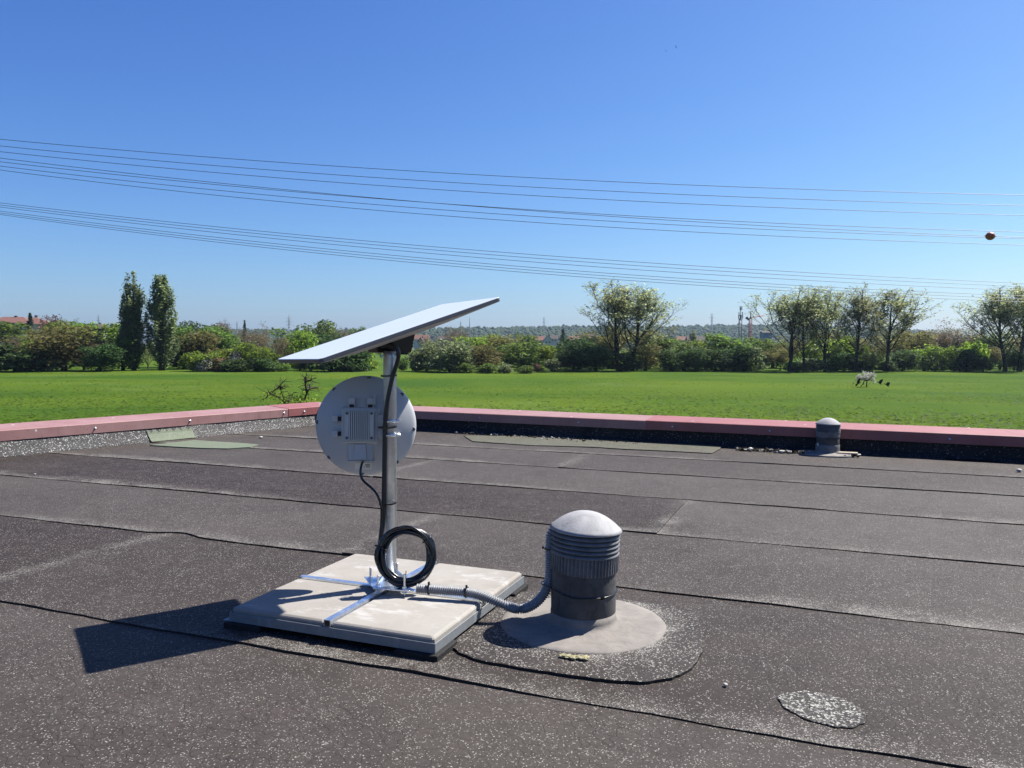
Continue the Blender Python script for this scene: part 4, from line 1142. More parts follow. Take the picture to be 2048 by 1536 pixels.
def poplar_tree(seed, h=20.0, w=12.0, zlow=0.22, nl=13, leaf_n=9, size=0.15, fork=1):
    """tall oval tree: one or two leaders, ascending limbs, fine twigs with small leaf clumps, sky showing through"""
    rg = random.Random(seed); rng = np.random.default_rng(seed); mb = MB(); P = []
    tr = 0.0092 * h
    def env(z):     # half width of the crown at height z
        t = (z / h - zlow) / (1 - zlow)
        return w / 2 * max(0.03, math.sin(math.pi * min(0.97, max(0.02, 0.20 + 0.76 * t))) ** 0.9)
    def path(p, d, L, r0, r1, n=6, bend=0.10, upw=0.10, lim=0.0):
        pts = [p]; q = p.copy(); dd = d.normalized()
        for k in range(n):
            dd = (dd + Vector((rg.gauss(0, bend), rg.gauss(0, bend), upw))).normalized(); q = q + dd * (L / n); pts.append(q.copy())
            if lim and k > 0 and math.hypot(q.x, q.y) > env(q.z) * lim: break
        rad = [r0 + (r1 - r0) * k / max(1, len(pts) - 1) for k in range(len(pts))]
        return pts, rad, dd
    leaders = []
    for k in range(fork):
        a = rg.uniform(0, 6.28); base = Vector((0, 0, h * (0.16 if fork > 1 else 0.0)))
        d = Vector((math.cos(a + 3.1 * k) * 0.10 * (fork - 1), math.sin(a + 3.1 * k) * 0.05 * (fork - 1), 1))
        pts, rad, _ = path(base if k else Vector((0, 0, -0.3)), d, h * 0.97 - base.z, tr * (1.15 if k == 0 else 0.6), 0.03, 10, 0.035, 0.05)
        pts = [Vector((p.x, p.y, p.z)) for p in pts]; mb.tube(pts, rad, 8, cap=False); leaders.append((pts, rad))
    def twigs(pts, n, L0, r):
        for _ in range(n):
            t = rg.uniform(0.25, 1.0) * (len(pts) - 1); i = min(len(pts) - 2, int(t)); s = pts[i].lerp(pts[i + 1], t - i)
            dd = (pts[i + 1] - pts[i]).normalized(); ax = Vector((rg.gauss(0, 1), rg.gauss(0, 1), rg.gauss(0, .4))).normalized()
            d = dd * 0.8 + ax * 0.75 + Vector((0, 0, 0.25)); L = L0 * rg.uniform(0.6, 1.25)
            tp, tr_, _ = path(s, d, L, r, 0.008, 3, 0.14, 0.10); mb.tube(tp, tr_, 3, cap=False)
            m = leaf_n if rg.random() < 0.85 else 2
            for _k in range(m):
                t2 = rg.uniform(0.3, 1.05) * (len(tp) - 1); j = min(len(tp) - 2, int(t2)); c = tp[j].lerp(tp[j + 1], t2 - j)
                P.append((c.x + rg.gauss(0, 0.17), c.y + rg.gauss(0, 0.17), c.z + rg.gauss(0, 0.17)))
    for k in range(nl):
        pts, rad = leaders[k % len(leaders)]
        zt = h * (zlow * 0.75 + (0.72 - zlow * 0.75) * (k / nl) + rg.uniform(-.02, .02)); n = len(pts)
        i = next((j for j in range(n - 1) if pts[j].z <= zt <= pts[j + 1].z), n - 2)
        f = (zt - pts[i].z) / max(0.01, pts[i + 1].z - pts[i].z); s = pts[i].lerp(pts[i + 1], f)
        a = k * 2.4 + rg.uniform(-.5, .5); lean = rg.uniform(0.36, 0.85) * (1.0 - 0.30 * k / nl)
        d = Vector((math.cos(a) * lean, math.sin(a) * lean, 1))
        L = min(env(zt + h * 0.16) * 1.12 / (lean / math.sqrt(1 + lean * lean)), max(0.16 * h, h * (0.97 - rg.uniform(0.0, 0.30) - 0.45 * max(0.0, lean - 0.36)) - zt) * math.sqrt(1 + lean * lean)) * rg.uniform(0.72, 1.02)
        lr = rad[i] * 0.46
        lp, lrad, _ = path(s, d, L, lr, 0.02, 9, 0.08, 0.12, 1.05); NL = len(lp) - 1; mb.tube(lp, lrad, 5, cap=False)
        for j in range(7):
            t = rg.uniform(0.28, 0.98) * NL; q = min(NL - 1, int(t)); s2 = lp[q].lerp(lp[q + 1], t - q); dd = (lp[q + 1] - lp[q]).normalized()
            ax = Vector((rg.gauss(0, 1), rg.gauss(0, 1), rg.gauss(0, .3))).normalized()
            sp, sr, _ = path(s2, dd + ax * 0.55 + Vector((0, 0, 0.3)), L * rg.uniform(0.28, 0.46), max(0.018, lrad[q] * 0.5), 0.01, 4, 0.12, 0.14, 1.12); mb.tube(sp, sr, 4, cap=False)
            twigs(sp, 6, 0.062 * h, 0.016)
        twigs(lp, 8, 0.062 * h, 0.018)
    for k in range(12):       # short leafy side shoots low on the leaders
        pts, rad = leaders[k % len(leaders)]; zt = h * rg.uniform(0.24, 0.62)
        i = next((j for j in range(len(pts) - 1) if pts[j].z <= zt <= pts[j + 1].z), len(pts) - 2); a = rg.uniform(0, 6.28)
        sp, sr, _ = path(pts[i], Vector((math.cos(a), math.sin(a), 0.55)), h * rg.uniform(0.12, 0.20), 0.035, 0.01, 4, 0.12, 0.12); mb.tube(sp, sr, 4, cap=False); twigs(sp, 9, 0.06 * h, 0.014)
    for pts, rad in leaders:
        twigs([p for p in pts if p.z > h * 0.5], 26, 0.075 * h, 0.02)
    P = np.array(P); return proto('', mb, leaf_quads(P, size, rng, 0.4), 'leaf_poplar', 'bark')

def column_tree(seed, h=23.0, w=4.6):
    rg = random.Random(seed); rng = np.random.default_rng(seed); mb = MB(); P = []
    mb.tube([(0, 0, -0.4), (0, 0, h * 0.3), (0.1, 0, h * 0.7), (0.1, 0.1, h * 0.97)], [0.42, 0.34, 0.18, 0.04], 8)
    for k in range(46):
        a = rg.uniform(0, 6.28); z0 = h * rg.uniform(0.01, 0.70); L = h * rg.uniform(0.16, 0.40); rmax = w / 2 * rg.uniform(0.35, 0.92)
        if z0 + L > h: L = h - z0
        pts = []; 
        for j in range(7):
            t = j / 6; z = z0 + L * t; env = min(1.0, 0.55 + 1.6 * z / h) * min(1.0, 0.30 + 2.6 * (1 - z / h))
            r = rmax * min(1, 0.25 + t * 1.2) * max(0.12, env); pts.append(Vector((math.cos(a + t * .25) * r, math.sin(a + t * .25) * r, z)))
        mb.tube(pts, [0.07 * (1 - j / 7) for j in range(7)], 4, cap=False)
        n = int(L * 50)
        for _ in range(n):
            t = rg.random() * 6; i = min(5, int(t)); c = pts[i].lerp(pts[i + 1], t - i); s = 0.34 * (1 - 0.55 * t / 6)
            P.append((c.x + rg.gauss(0, s), c.y + rg.gauss(0, s), c.z + rg.gauss(0, 0.45)))
    P = np.array(P); P = P[(P[:, 2] > 0.4) & (P[:, 2] < h)]
    return proto('', mb, leaf_quads(P, 0.19, rng, 0.6), 'leaf_column')

def spruce(seed, h=13.0, w=4.6):
    rg = random.Random(seed); rng = np.random.default_rng(seed); mb = MB(); P = []
    mb.tube([(0, 0, -0.2), (0, 0, h * 0.98)], [0.2, 0.02], 7)
    z = h * 0.05
    while z < h * 0.99:
        r = w / 2 * (1 - z / h) ** 0.85; m = 7
        for k in range(m):
            a = rg.uniform(0, 6.28)
            for _ in range(int(10 * r + 5)):
                t = rg.random() ** 0.7; P.append((math.cos(a) * r * t + rg.gauss(0, .12), math.sin(a) * r * t + rg.gauss(0, .12), z - 0.35 * r * t + rg.gauss(0, .12)))
        z += h * 0.028
    return proto('', mb, leaf_quads(np.array(P), 0.2, rng, -0.2), 'leaf_spruce')

PROTO = {}
def need(k):
    if k in PROTO: return PROTO[k]
    base, _, v = k.partition(':'); v = int(v or 0); s = v * 17 + 3
    f = {
        'mid': lambda: round_tree(s + 1, 10, 7.5, 'leaf_mid', lobes=11),
        'dark': lambda: round_tree(s + 2, 10, 7.5, 'leaf_dark', lobes=12, dens=10),
        'fresh': lambda: round_tree(s + 3, 10, 7.5, 'leaf_fresh', lobes=11),
        'olive': lambda: round_tree(s + 4, 10, 8.0, 'leaf_olive', lobes=12, dens=8, size=0.2, up=.5),
        'brown': lambda: limb_tree(s + 5, 10, 8, 'leaf_brown', 'bark_light', 0.10, 8, 11, 0.13, 0.34, 3, 0.75, 0.1, 6),
        'bare': lambda: limb_tree(s + 6, 10, 6, 'leaf_brown', 'bark_light', 0.30, 7, 2, 0.10, 0.25, 3, 0.6, 0.3, 7),
        'red': lambda: round_tree(s + 7, 10, 7, 'leaf_red', lobes=10, dens=8),
        'willow': lambda: round_tree(s + 8, 8, 9, 'leaf_willow', lobes=13, low=True, dens=9, size=0.2, up=.9),
        'greywillow': lambda: round_tree(s + 9, 8, 8, 'leaf_grey', lobes=11, low=True, dens=8, size=.2),
        'shrub': lambda: round_tree(s + 10, 4, 5, 'leaf_mid', lobes=8, low=True, dens=14, size=.19),
        'shrubfresh': lambda: round_tree(s + 11, 4, 5, 'leaf_fresh', lobes=8, low=True, dens=14, size=.19),
        'shrubdark': lambda: round_tree(s + 12, 4, 5, 'leaf_dark', lobes=8, low=True, dens=15, size=.19),
        'shrubpale': lambda: round_tree(s + 13, 4, 4, 'leaf_willow', lobes=8, low=True, dens=14, size=.19),
        'shrubred': lambda: round_tree(s + 14, 4, 4, 'leaf_red', lobes=7, low=True, dens=13, size=.19),
        'blossom': lambda: round_tree(s + 15, 4, 4.5, 'leaf_blossom', lobes=8, low=True, dens=7, size=.16),
        'budtree': lambda: limb_tree(s + 16, 10, 9, 'leaf_olive', 'bark', 0.12, 8, 20, 0.16, 0.42, 3, 0.8, 0.05, 6),
        'poplar': lambda: poplar_tree(s + 17, 20, (13, 11, 10, 9, 14)[(v - 1) % 5], (0.24, 0.20, 0.26, 0.22, 0.22)[(v - 1) % 5], 16 + v % 3, 6, 0.14, 1 + (v in (1, 5))),
        'column': lambda: column_tree(s + 18),
        'spruce': lambda: spruce(s + 19),
    }[base]
    PROTO[k] = f(); return PROTO[k]

NAME = dict(mid='broadleaf_tree', dark='broadleaf_tree', fresh='broadleaf_tree', olive='broadleaf_tree', brown='budding_tree', bare='bare_tree', red='copper_tree', willow='willow_shrub', greywillow='willow_shrub',
            shrub='shrub', shrubfresh='shrub', shrubdark='shrub', shrubpale='shrub', shrubred='shrub', blossom='blossoming_shrub', budtree='budding_tree', poplar='poplar_tree', column='columnar_poplar', spruce='spruce_tree')
_rt = random.Random(21)
def plant(px, top, kind, label, base=742.0, wpx=None, group=None, cat=None):
    """foot of the trunk on the meadow at image column px; base is the row where the meadow meets it"""
    pr = need(kind); foot = on_z(px, base, ZG); D = foot.y
    # height so that the top reaches the given row
    ztop = at(px, top, D).z; h = ztop - ZG; s = h / pr['h']
    k0 = kind.split(':')[0]
    root = empty(NAME[k0], foot, 0, label, cat or ('shrub' if 'shrub' in NAME[k0] else 'tree'), group)
    sx = s
    if wpx: sx = (wpx / F * D) / pr['w']
    if k0 in ('mid', 'dark', 'fresh', 'olive', 'red', 'budtree', 'brown'): sx *= 1.22
    sx = max(0.5 * s, min(2.4 * s, sx))
    rz = _rt.uniform(0, 6.28)
    for nm in ('trunk', 'crown'):
        o = link(nm, pr[nm], root); o.scale = (sx, sx, s); o.rotation_euler = (0, 0, rz)
    return root
# ------------------------------------------------------------------ every tree and shrub along the far side of the meadow
G1 = 'trees along the far side of the meadow'
G2 = 'shrubs along the edge of the meadow'
T_ = lambda px, top, w, kind, base, label: plant(px, top, kind, label, base, w, G2 if 'shrub' in NAME[kind.split(':')[0]] else G1)
# --- left of the two columnar poplars
T_(-30, 690, 120, 'dark:1', 743, 'dark tree cut by the left edge of the picture')
T_(-6, 640, 100, 'mid:1', 728, 'green tree at the left edge hiding the corner of the apartment block')
T_(2, 690, 34, 'blossom', 743, 'white blossoming shrub at the left edge of the picture')
T_(36, 688, 104, 'shrubdark:1', 743.5, 'large dark green bush on the meadow edge at far left')
T_(30, 668, 100, 'brown:1', 733, 'brownish budding tree below the white apartment block')
T_(88, 696, 66, 'greywillow:1', 743, 'grey green bush between the big dark bush and the olive tree')
T_(70, 676, 44, 'fresh:1', 737, 'small yellow green tree above the grey green bush')
T_(62, 627, 26, 'spruce:1', 716, 'dark spruce standing in front of the white apartment block')
T_(84, 650, 48, 'brown:2', 722, 'brownish tree right of the spruce by the apartment block')
T_(128, 651, 108, 'olive:1', 742, 'broad olive yellow tree left of the columnar poplars')
T_(108, 641, 56, 'fresh:2', 717, 'green treetop right of the apartment block')
T_(106, 633, 30, 'red:1', 712, 'reddish treetop rising right of the apartment block roof')
T_(150, 646, 60, 'mid:2', 722, 'green tree in front of the brown barn roof')
T_(172, 646, 40, 'fresh:3', 727, 'bright green tree beside the gable of the barn')
T_(168, 668, 78, 'brown:3', 740, 'brownish tree between the olive tree and the dark bushes')
T_(200, 688, 92, 'dark:2', 743, 'dark tree in deep shade left of the columnar poplars')
T_(222, 648, 76, 'fresh:4', 731, 'bright green tree just left of the columnar poplars')
T_(246, 668, 60, 'mid:3', 741, 'green tree at the foot of the left columnar poplar')
plant(268, 552, 'column:1', 'left of the two tall columnar poplars', 741, 40, 'columnar poplars on the left', 'tree')
plant(324, 553, 'column:2', 'right of the two tall columnar poplars', 741, 43, 'columnar poplars on the left', 'tree')
T_(296, 668, 50, 'brown:1', 737, 'brownish tree seen between the two columnar poplars')
T_(352, 648, 56, 'mid:1', 734, 'green tree directly right of the columnar poplars')
# --- between the columnar poplars and the flat panel
T_(381, 644, 46, 'dark:3', 716, 'dark dome of a treetop right of the columnar poplars')
T_(370, 676, 74, 'dark:1', 738, 'dark shaded tree right of the columnar poplars')
T_(392, 664, 70, 'olive:2', 738, 'olive tree behind the yellow green shrubs')
T_(418, 652, 66, 'mid:4', 730, 'mid green tree left of the bare treetop')
T_(438, 656, 60, 'mid:2', 735, 'green tree in front of the bare treetop')
T_(442, 647, 32, 'red:2', 715, 'reddish treetop left of the bare treetop')
T_(456, 637, 44, 'bare:1', 722, 'bare treetop with fine grey branches left of the flat panel')
T_(486, 660, 52, 'brown:2', 727, 'brown budding tree right of the bare treetop')
T_(490, 641, 15, 'spruce:2', 712, 'thin dark spruce tip between bare and brown trees')
T_(522, 647, 66, 'brown:4', 725, 'broad brown treetop right of the thin spruce tip')
T_(505, 690, 80, 'brown:3', 739, 'low brown tree behind the hawthorn shrubs')
T_(546, 666, 66, 'brown:1', 741.5, 'dome shaped brown tree left of the low corner of the flat panel')
T_(394, 704, 52, 'shrubfresh:1', 742.5, 'yellow green shrub right of the columnar poplars')
T_(419, 704, 46, 'shrubfresh:2', 743, 'yellow green shrub second to the right of the columnar poplars')
T_(408, 713, 30, 'blossom:1', 743.5, 'small whitish blossoming shrub between yellow green shrubs')
T_(437, 716, 44, 'shrubred:1', 743, 'purplish brown shrub between green shrubs left of the flat panel')
T_(452, 697, 56, 'shrubfresh:3', 742, 'tall yellow green shrub below the bare treetop')
T_(467, 702, 26, 'blossom:2', 743, 'white blossoming hawthorn below the bare treetop')
T_(470, 719, 76, 'shrubdark:2', 743.8, 'low dark shrub under the white hawthorn')
T_(512, 686, 54, 'fresh:5', 742, 'bright green tree left of the dome shaped brown tree')
T_(497, 690, 26, 'blossom:3', 741, 'pale blossoming tree beside the bright green tree')
T_(530, 716, 44, 'shrubdark:3', 743.5, 'dark shrub at the foot of the dome shaped brown tree')
T_(563, 724, 36, 'shrub:1', 743, 'low green shrub below the corner of the flat panel')
T_(586, 658, 62, 'mid:1', 734, 'dense green tree left above the flat panel corner')
T_(604, 662, 46, 'fresh:1', 737, 'yellow green tree behind the low end of the flat panel')
T_(636, 642, 54, 'mid:3', 724, 'tall round green treetop above the flat panel')
T_(668, 657, 56, 'brown:2', 724, 'brown treetop just above the flat panel')
T_(652, 668, 60, 'dark:2', 733, 'dark tree behind the low half of the flat panel')
T_(688, 653, 34, 'bare:2', 719, 'thin bare treetop above the middle of the flat panel')
T_(716, 655, 30, 'mid:4', 717, 'small green treetop rising over the flat panel edge')
T_(600, 712, 46, 'fresh:2', 741, 'small light green tree seen under the flat panel')
T_(622, 706, 40, 'dark:3', 742, 'dark tree with a clear trunk under the flat panel')
T_(664, 700, 84, 'shrubdark:1', 743, 'wide dark shrub under the flat panel left of the pole')
T_(704, 696, 60, 'shrubdark:3', 743, 'dark shrub under the flat panel, next left of the fresh green one')
T_(727, 694, 48, 'shrubfresh:2', 741.5, 'fresh green shrub directly left of the pole top')
# --- gap with the far field, then right of the pole
T_(806, 716, 20, 'shrub:2', 741, 'small green bush in the gap right of the pole')
T_(760, 690, 40, 'brown:4', 716, 'brown tree far behind the gap left of the pole')
T_(834, 702, 24, 'shrub:3', 743, 'narrow green shrub at the right end of the gap beside the pole')
T_(853, 684, 62, 'willow:1', 743, 'pale willow shrub right of the mount head')
T_(899, 682, 82, 'willow:2', 744.5, 'largest pale willow shrub right of the pole')
T_(962, 691, 76, 'olive:1', 744, 'round brownish olive shrub right of the willows')
T_(868, 668, 50, 'brown:1', 729, 'brown tree behind the pale willow shrubs')
T_(912, 652, 40, 'brown:3', 716, 'brownish treetop against the wooded hill right of the panel')
T_(942, 674, 56, 'fresh:3', 735, 'yellow green tree behind the round olive shrub')
T_(978, 669, 60, 'fresh:4', 733, 'broad yellow green tree right of the flat panel tip')
T_(1012, 671, 60, 'olive:2', 735, 'olive green tree below the tip of the flat panel')
T_(1044, 684, 76, 'mid:2', 742, 'mid green round tree left of the pale upright shrub')
T_(1052, 668, 40, 'mid:1', 727, 'green treetop in front of the town roofs')
T_(1078, 690, 48, 'fresh:5', 741, 'yellow green tree left of the dark tree group')
T_(925, 726, 60, 'shrub:4', 746, 'low leafy shrub on the meadow edge under the largest willow')
T_(975, 727, 56, 'shrub:1', 746.5, 'low leafy shrub under the round olive shrub')
T_(1010, 728, 50, 'shrubpale:1', 746.5, 'pale low shrub left of the clipped low bush')
T_(1050, 731, 52, 'shrub:2', 747, 'low rounded green bush on the meadow edge, left of the purple one')
T_(1074, 727, 15, 'shrubred:2', 745, 'small purple brown bush between low green bushes')
T_(1088, 734, 24, 'shrub:3', 745, 'tiny green bush left of the pale upright shrub')
T_(1105, 718, 30, 'shrubpale:2', 744, 'pale upright shrub left of the dark tree group')
T_(1126, 659, 22, 'spruce:3', 712, 'dark cone shaped spruce among the town roofs')
T_(1110, 690, 54, 'mid:4', 738, 'mid green tree behind the pale upright shrub')
T_(1158, 675, 60, 'dark:1', 740, 'dark green rounded tree left of the first pair of bare poplars')
T_(1146, 700, 80, 'dark:2', 743, 'low dark tree in shade behind the pale upright shrub')
T_(1192, 692, 76, 'dark:3', 742.5, 'shaded tree at the left foot of the first pair of poplars')
T_(1206, 676, 40, 'fresh:1', 732, 'yellow green tree behind the foot of the first pair of poplars')
plant(1236, 564, 'poplar:1', 'tall sparse poplar right of the flat panel, left one of a pair', 742, 118, 'tall sparse poplars', 'tree')
plant(1264, 572, 'poplar:2', 'tall sparse poplar right of the flat panel, right one of a pair', 742, 126, 'tall sparse poplars', 'tree')
T_(1222, 650, 84, 'budtree:1', 737, 'olive budding tree behind the first pair of poplars')
T_(1250, 706, 60, 'shrubdark:2', 742, 'dark undergrowth shrub between the trunks of the first pair of poplars')
T_(1300, 655, 82, 'budtree:2', 737, 'olive budding tree right of the first pair of poplars')
T_(1290, 690, 70, 'olive:1', 741.5, 'brownish low tree right of the first pair of poplars')
T_(1330, 676, 60, 'mid:1', 738, 'mid green tree between olive and dark trees right of the first poplars')
T_(1345, 700, 70, 'dark:2', 743, 'dark tree front row, first one left of the phone mast')
T_(1368, 682, 76, 'mid:3', 741, 'rounded green tree below the dark columnar treetop')
T_(1386, 661, 13, 'column:1', 717, 'small dark columnar tree among the town roofs')
T_(1392, 696, 70, 'dark:3', 743, 'dark tree front row, second one left of the phone mast')
T_(1412, 682, 56, 'fresh:2', 739, 'light green tree among dark ones left of the phone mast')
T_(1446, 668, 82, 'mid:2', 740, 'large domed green tree left of the phone mast')
T_(1430, 700, 76, 'dark:1', 743, 'dark tree front row below the large domed tree')
T_(1468, 692, 50, 'dark:2', 742.5, 'dark tree front row directly below the phone mast')
T_(1506, 676, 66, 'mid:4', 735, 'green treetop at the foot of the crane')
T_(1510, 694, 42, 'shrubpale:1', 742, 'pale small tree below the crane')
T_(1486, 716, 40, 'shrub:4', 742.5, 'low green shrub left of the pale small tree')
T_(1545, 680, 60, 'mid:1', 736, 'green tree left behind the long row of poplars')
# --- the long row of poplars on the right
for px, top, w, v, lab in ((1579, 575, 122, 1, 'first tall sparse poplar of the long row, right of the crane'),
                           (1607, 579, 80, 3, 'second tall sparse poplar of the long row'),
                           (1650, 580, 96, 2, 'third tall sparse poplar of the long row with a slim trunk'),
                           (1714, 577, 84, 4, 'fourth tall sparse poplar of the long row behind the blossoming tree'),
                           (1775, 573, 128, 5, 'fifth and widest sparse poplar of the long row, right of the blossoming tree'),
                           (2010, 577, 116, 2, 'tall sparse poplar near the right edge of the picture'),
                           (2040, 569, 110, 1, 'tall sparse poplar cut by the right edge of the picture')):
    plant(px, top, 'poplar:%d' % v, lab, 743.5, w, 'tall sparse poplars', 'tree')
T_(1560, 694, 70, 'budtree:1', 741, 'olive tree at the foot of the first poplar of the long row')
T_(1600, 672, 70, 'budtree:2', 738, 'olive tree behind the first two poplars of the long row')
T_(1628, 680, 36, 'fresh:3', 740, 'yellow green small tree between the second and third poplars of the row')
T_(1628, 716, 60, 'shrubpale:2', 743, 'pale shrub between the second and third poplars of the row')
T_(1662, 712, 44, 'shrub:1', 743, 'green shrub at the foot of the third poplar of the row')
T_(1660, 662, 66, 'olive:2', 735, 'olive tree behind the third poplar of the row')
T_(1690, 672, 56, 'fresh:4', 739, 'light green tree between the third and fourth poplars of the row')
T_(1688, 706, 50, 'dark:1', 742, 'dark tree between the third and fourth poplars of the row')
T_(1735, 668, 66, 'budtree:1', 739, 'brown olive tree between the fourth and fifth poplars of the row')
T_(1744, 706, 66, 'budtree:2', 743, 'low olive tree behind the white blossoming tree')
T_(1800, 655, 70, 'budtree:1', 738, 'olive brown tree right behind the fifth poplar of the row')
T_(1806, 700, 46, 'dark:3', 742.5, 'dark bush right of the fifth poplar of the row')
T_(1835, 664, 64, 'olive:1', 738, 'olive tree right of the long row of poplars')
T_(1848, 692, 48, 'fresh:5', 742, 'yellow green bush left of the broad brown tree')
T_(1870, 708, 50, 'shrub:2', 743, 'mid green shrub in front of the broad brown tree')
T_(1900, 642, 104, 'brown:4', 737, 'broad brown tree in the gap of the poplar row on the right')
T_(1878, 652, 70, 'brown:2', 733, 'brown tree behind the left half of the broad brown tree')
T_(1908, 694, 44, 'shrubfresh:1', 742.5, 'yellow green shrub under the broad brown tree')
T_(1932, 700, 50, 'shrubdark:2', 743, 'dark shrub under the right side of the broad brown tree')
T_(1948, 683, 46, 'shrubfresh:3', 741, 'bright rounded yellow green tree right of the broad brown tree')
T_(1964, 655, 26, 'spruce:1', 715, 'dark conifer top left of the right edge poplars')
T_(1972, 668, 74, 'mid:1', 737, 'green tree left behind the right edge poplars')
T_(1966, 712, 60, 'dark:2', 743, 'dark low tree left of the right edge poplars')
T_(2000, 690, 60, 'budtree:2', 740, 'olive tree at the foot of the right edge poplars')
T_(2036, 700, 70, 'dark:3', 743, 'dark bush at the right edge below the poplars')
T_(2060, 668, 70, 'olive:2', 738, 'olive tree cut by the right edge of the picture')
T_(1776, 722, 56, 'shrubdark:1', 743, 'dark undergrowth shrub at the foot of the fifth poplar of the row')
T_(1720, 722, 40, 'shrubdark:3', 743, 'dark undergrowth shrub at the foot of the fourth poplar of the row')
T_(1590, 724, 50, 'shrubdark:2', 743, 'dark undergrowth shrub between the first two poplars of the row')
tufts()

# blossoming tree and birds in the meadow
def blossom_tree():
    foot = on_z(1733, 774, ZG); D = foot.y; k = D / F
    rg = random.Random(5); rng = np.random.default_rng(5); mb = MB(); P = []
    mb.tube([(0, 0, -0.1), (0.02, 0, 10 * k), (0.0, 0, 16 * k)], [0.09, 0.075, 0.06], 7)
    for j in range(26):
        a = rg.uniform(0, 6.28); r = rg.uniform(4, 21) * k; z = (13 + 17 * rg.random() * (1 - (r / (24 * k)) ** 2)) * k
        e = Vector((math.cos(a) * r, math.sin(a) * r, z)); mb.tube([(0, 0, 12 * k), e * 0.55 + Vector((0, 0, 7 * k)), e], [0.045, 0.03, 0.01], 4)
        for _ in range(50): P.append((e.x + rg.gauss(0, .17), e.y + rg.gauss(0, .17), e.z + rg.gauss(0, .14)))
    root = empty('blossoming_tree', foot, 0, 'small white blossoming tree standing alone in the meadow', 'tree')
    tm = mb.build('trunk', M['bark'], root); link('crown', quads_mesh('crown', leaf_quads(np.array(P), 0.11, rng), M['leaf_blossom']), root)
blossom_tree()
M['crow'] = simple('black_plumage', (0.006, 0.006, 0.007), 0.9, 0, 0.2, 10, 0.1)
def bird(px, py, D, span, yaw, bank, flap, label, group, pitch=0.0, name='crow'):
    """body, head, beak, fan tail and two feathered wings in one continuous mesh"""
    b = MB(); L = span * 0.48
    body = [(-0.5, 0.03, 0.0), (-0.36, 0.075, 0.0), (-0.1, 0.125, 0.0), (0.15, 0.12, 0.01), (0.3, 0.075, 0.03), (0.38, 0.07, 0.045), (0.45, 0.055, 0.045), (0.49, 0.022, 0.035), (0.60, 0.004, 0.02)]
    b.tube([(x * L, 0, z * L) for x, r, z in body], [r * L for x, r, z in body], 10)
    b.add([(-0.45 * L, -0.05 * L, 0), (-0.45 * L, 0.05 * L, 0), (-0.80 * L, 0.17 * L, 0.01 * L), (-0.86 * L, 0.0, 0.015 * L), (-0.80 * L, -0.17 * L, 0.01 * L), (-0.6 * L, 0, 0.03 * L)], [(0, 4, 5), (4, 3, 5), (3, 2, 5), (2, 1, 5), (1, 0, 5), (0, 1, 2, 3, 4)])
    for s in (-1, 1):
        f1, f2 = flap
        sh = Vector((0.08 * L, s * 0.07 * L, 0.05 * L)); el = sh + Vector((0.08 * L, s * math.cos(f1) * span * 0.2, math.sin(f1) * span * 0.2)); wr = el + Vector((-0.10 * L, s * math.cos(f2) * span * 0.26, math.sin(f2) * span * 0.26))
        ch = 0.60 * L; tk = 0.02 * L
        sec = [(sh, ch), (el, ch * 1.02), (el.lerp(wr, 0.55), ch * 0.85), (wr, ch * 0.28)]
        vs = []
        for p, c in sec: vs += [p + Vector((0.12 * L, 0, 0)), p + Vector((0.0, 0, tk)), p + Vector((-c, 0, 0)), p + Vector((0, 0, -tk))]
        fs = [(i * 4 + j, i * 4 + (j + 1) % 4, i * 4 + 4 + (j + 1) % 4, i * 4 + 4 + j) for i in range(3) for j in range(4)] + [(3, 2, 1, 0), (12, 13, 14, 15)]
        for k in range(5):      # finger feathers
            t = k / 4; r0 = wr + Vector((0.10 * L - 0.32 * L * t, 0, 0)); tip = r0 + (wr - el).normalized() * span * (0.10 - 0.05 * t) + Vector((-0.10 * L * (0.4 + t), 0, 0))
            n_ = len(vs); vs += [r0 + Vector((0.03 * L, 0, 0)), r0 - Vector((0.03 * L, 0, 0)), tip]; fs += [(n_, n_ + 1, n_ + 2)]
        b.add(vs, fs)
    o = b.build(name, M['crow']); o.location = at(px, py, D); o.rotation_mode = 'XYZ'; o.rotation_euler = (bank, pitch, yaw)
    return tag(o, label, 'bird', group)
GB = 'black birds flying low over the meadow'
bird(1707, 767, 106, 1.1, R(250), R(60), (0.1, -0.1), 'leftmost black bird of the group, seen edge on as a thin stroke', GB)
bird(1718, 766, 105, 1.5, R(20), R(-50), (0.35, 0.1), 'black bird left of the blossoming tree with raised curved wing', GB, R(-20))
bird(1727, 768, 105, 1.25, R(50), R(-60), (0.3, 0.0), 'black bird under the crown of the blossoming tree beside its trunk', GB)
bird(1760, 767, 105, 1.2, R(-60), R(30), (0.9, 0.7), 'black bird with wings raised high, first one right of the blossoming tree', GB, R(25))
bird(1775, 771, 103, 1.1, R(-30), R(-35), (0.55, 0.25), 'rightmost black bird of the group with spread wings', GB, R(30))
GS = 'birds high in the sky'
bird(1332, 102.5, 62, 0.24, R(40), R(35), (0.4, 0.2), 'lower left of two tiny dark birds high in the sky', GS, name='bird')
bird(1351.5, 94, 64, 0.24, R(100), R(70), (0.3, 0.1), 'upper right of two tiny dark birds high in the sky', GS, name='bird')

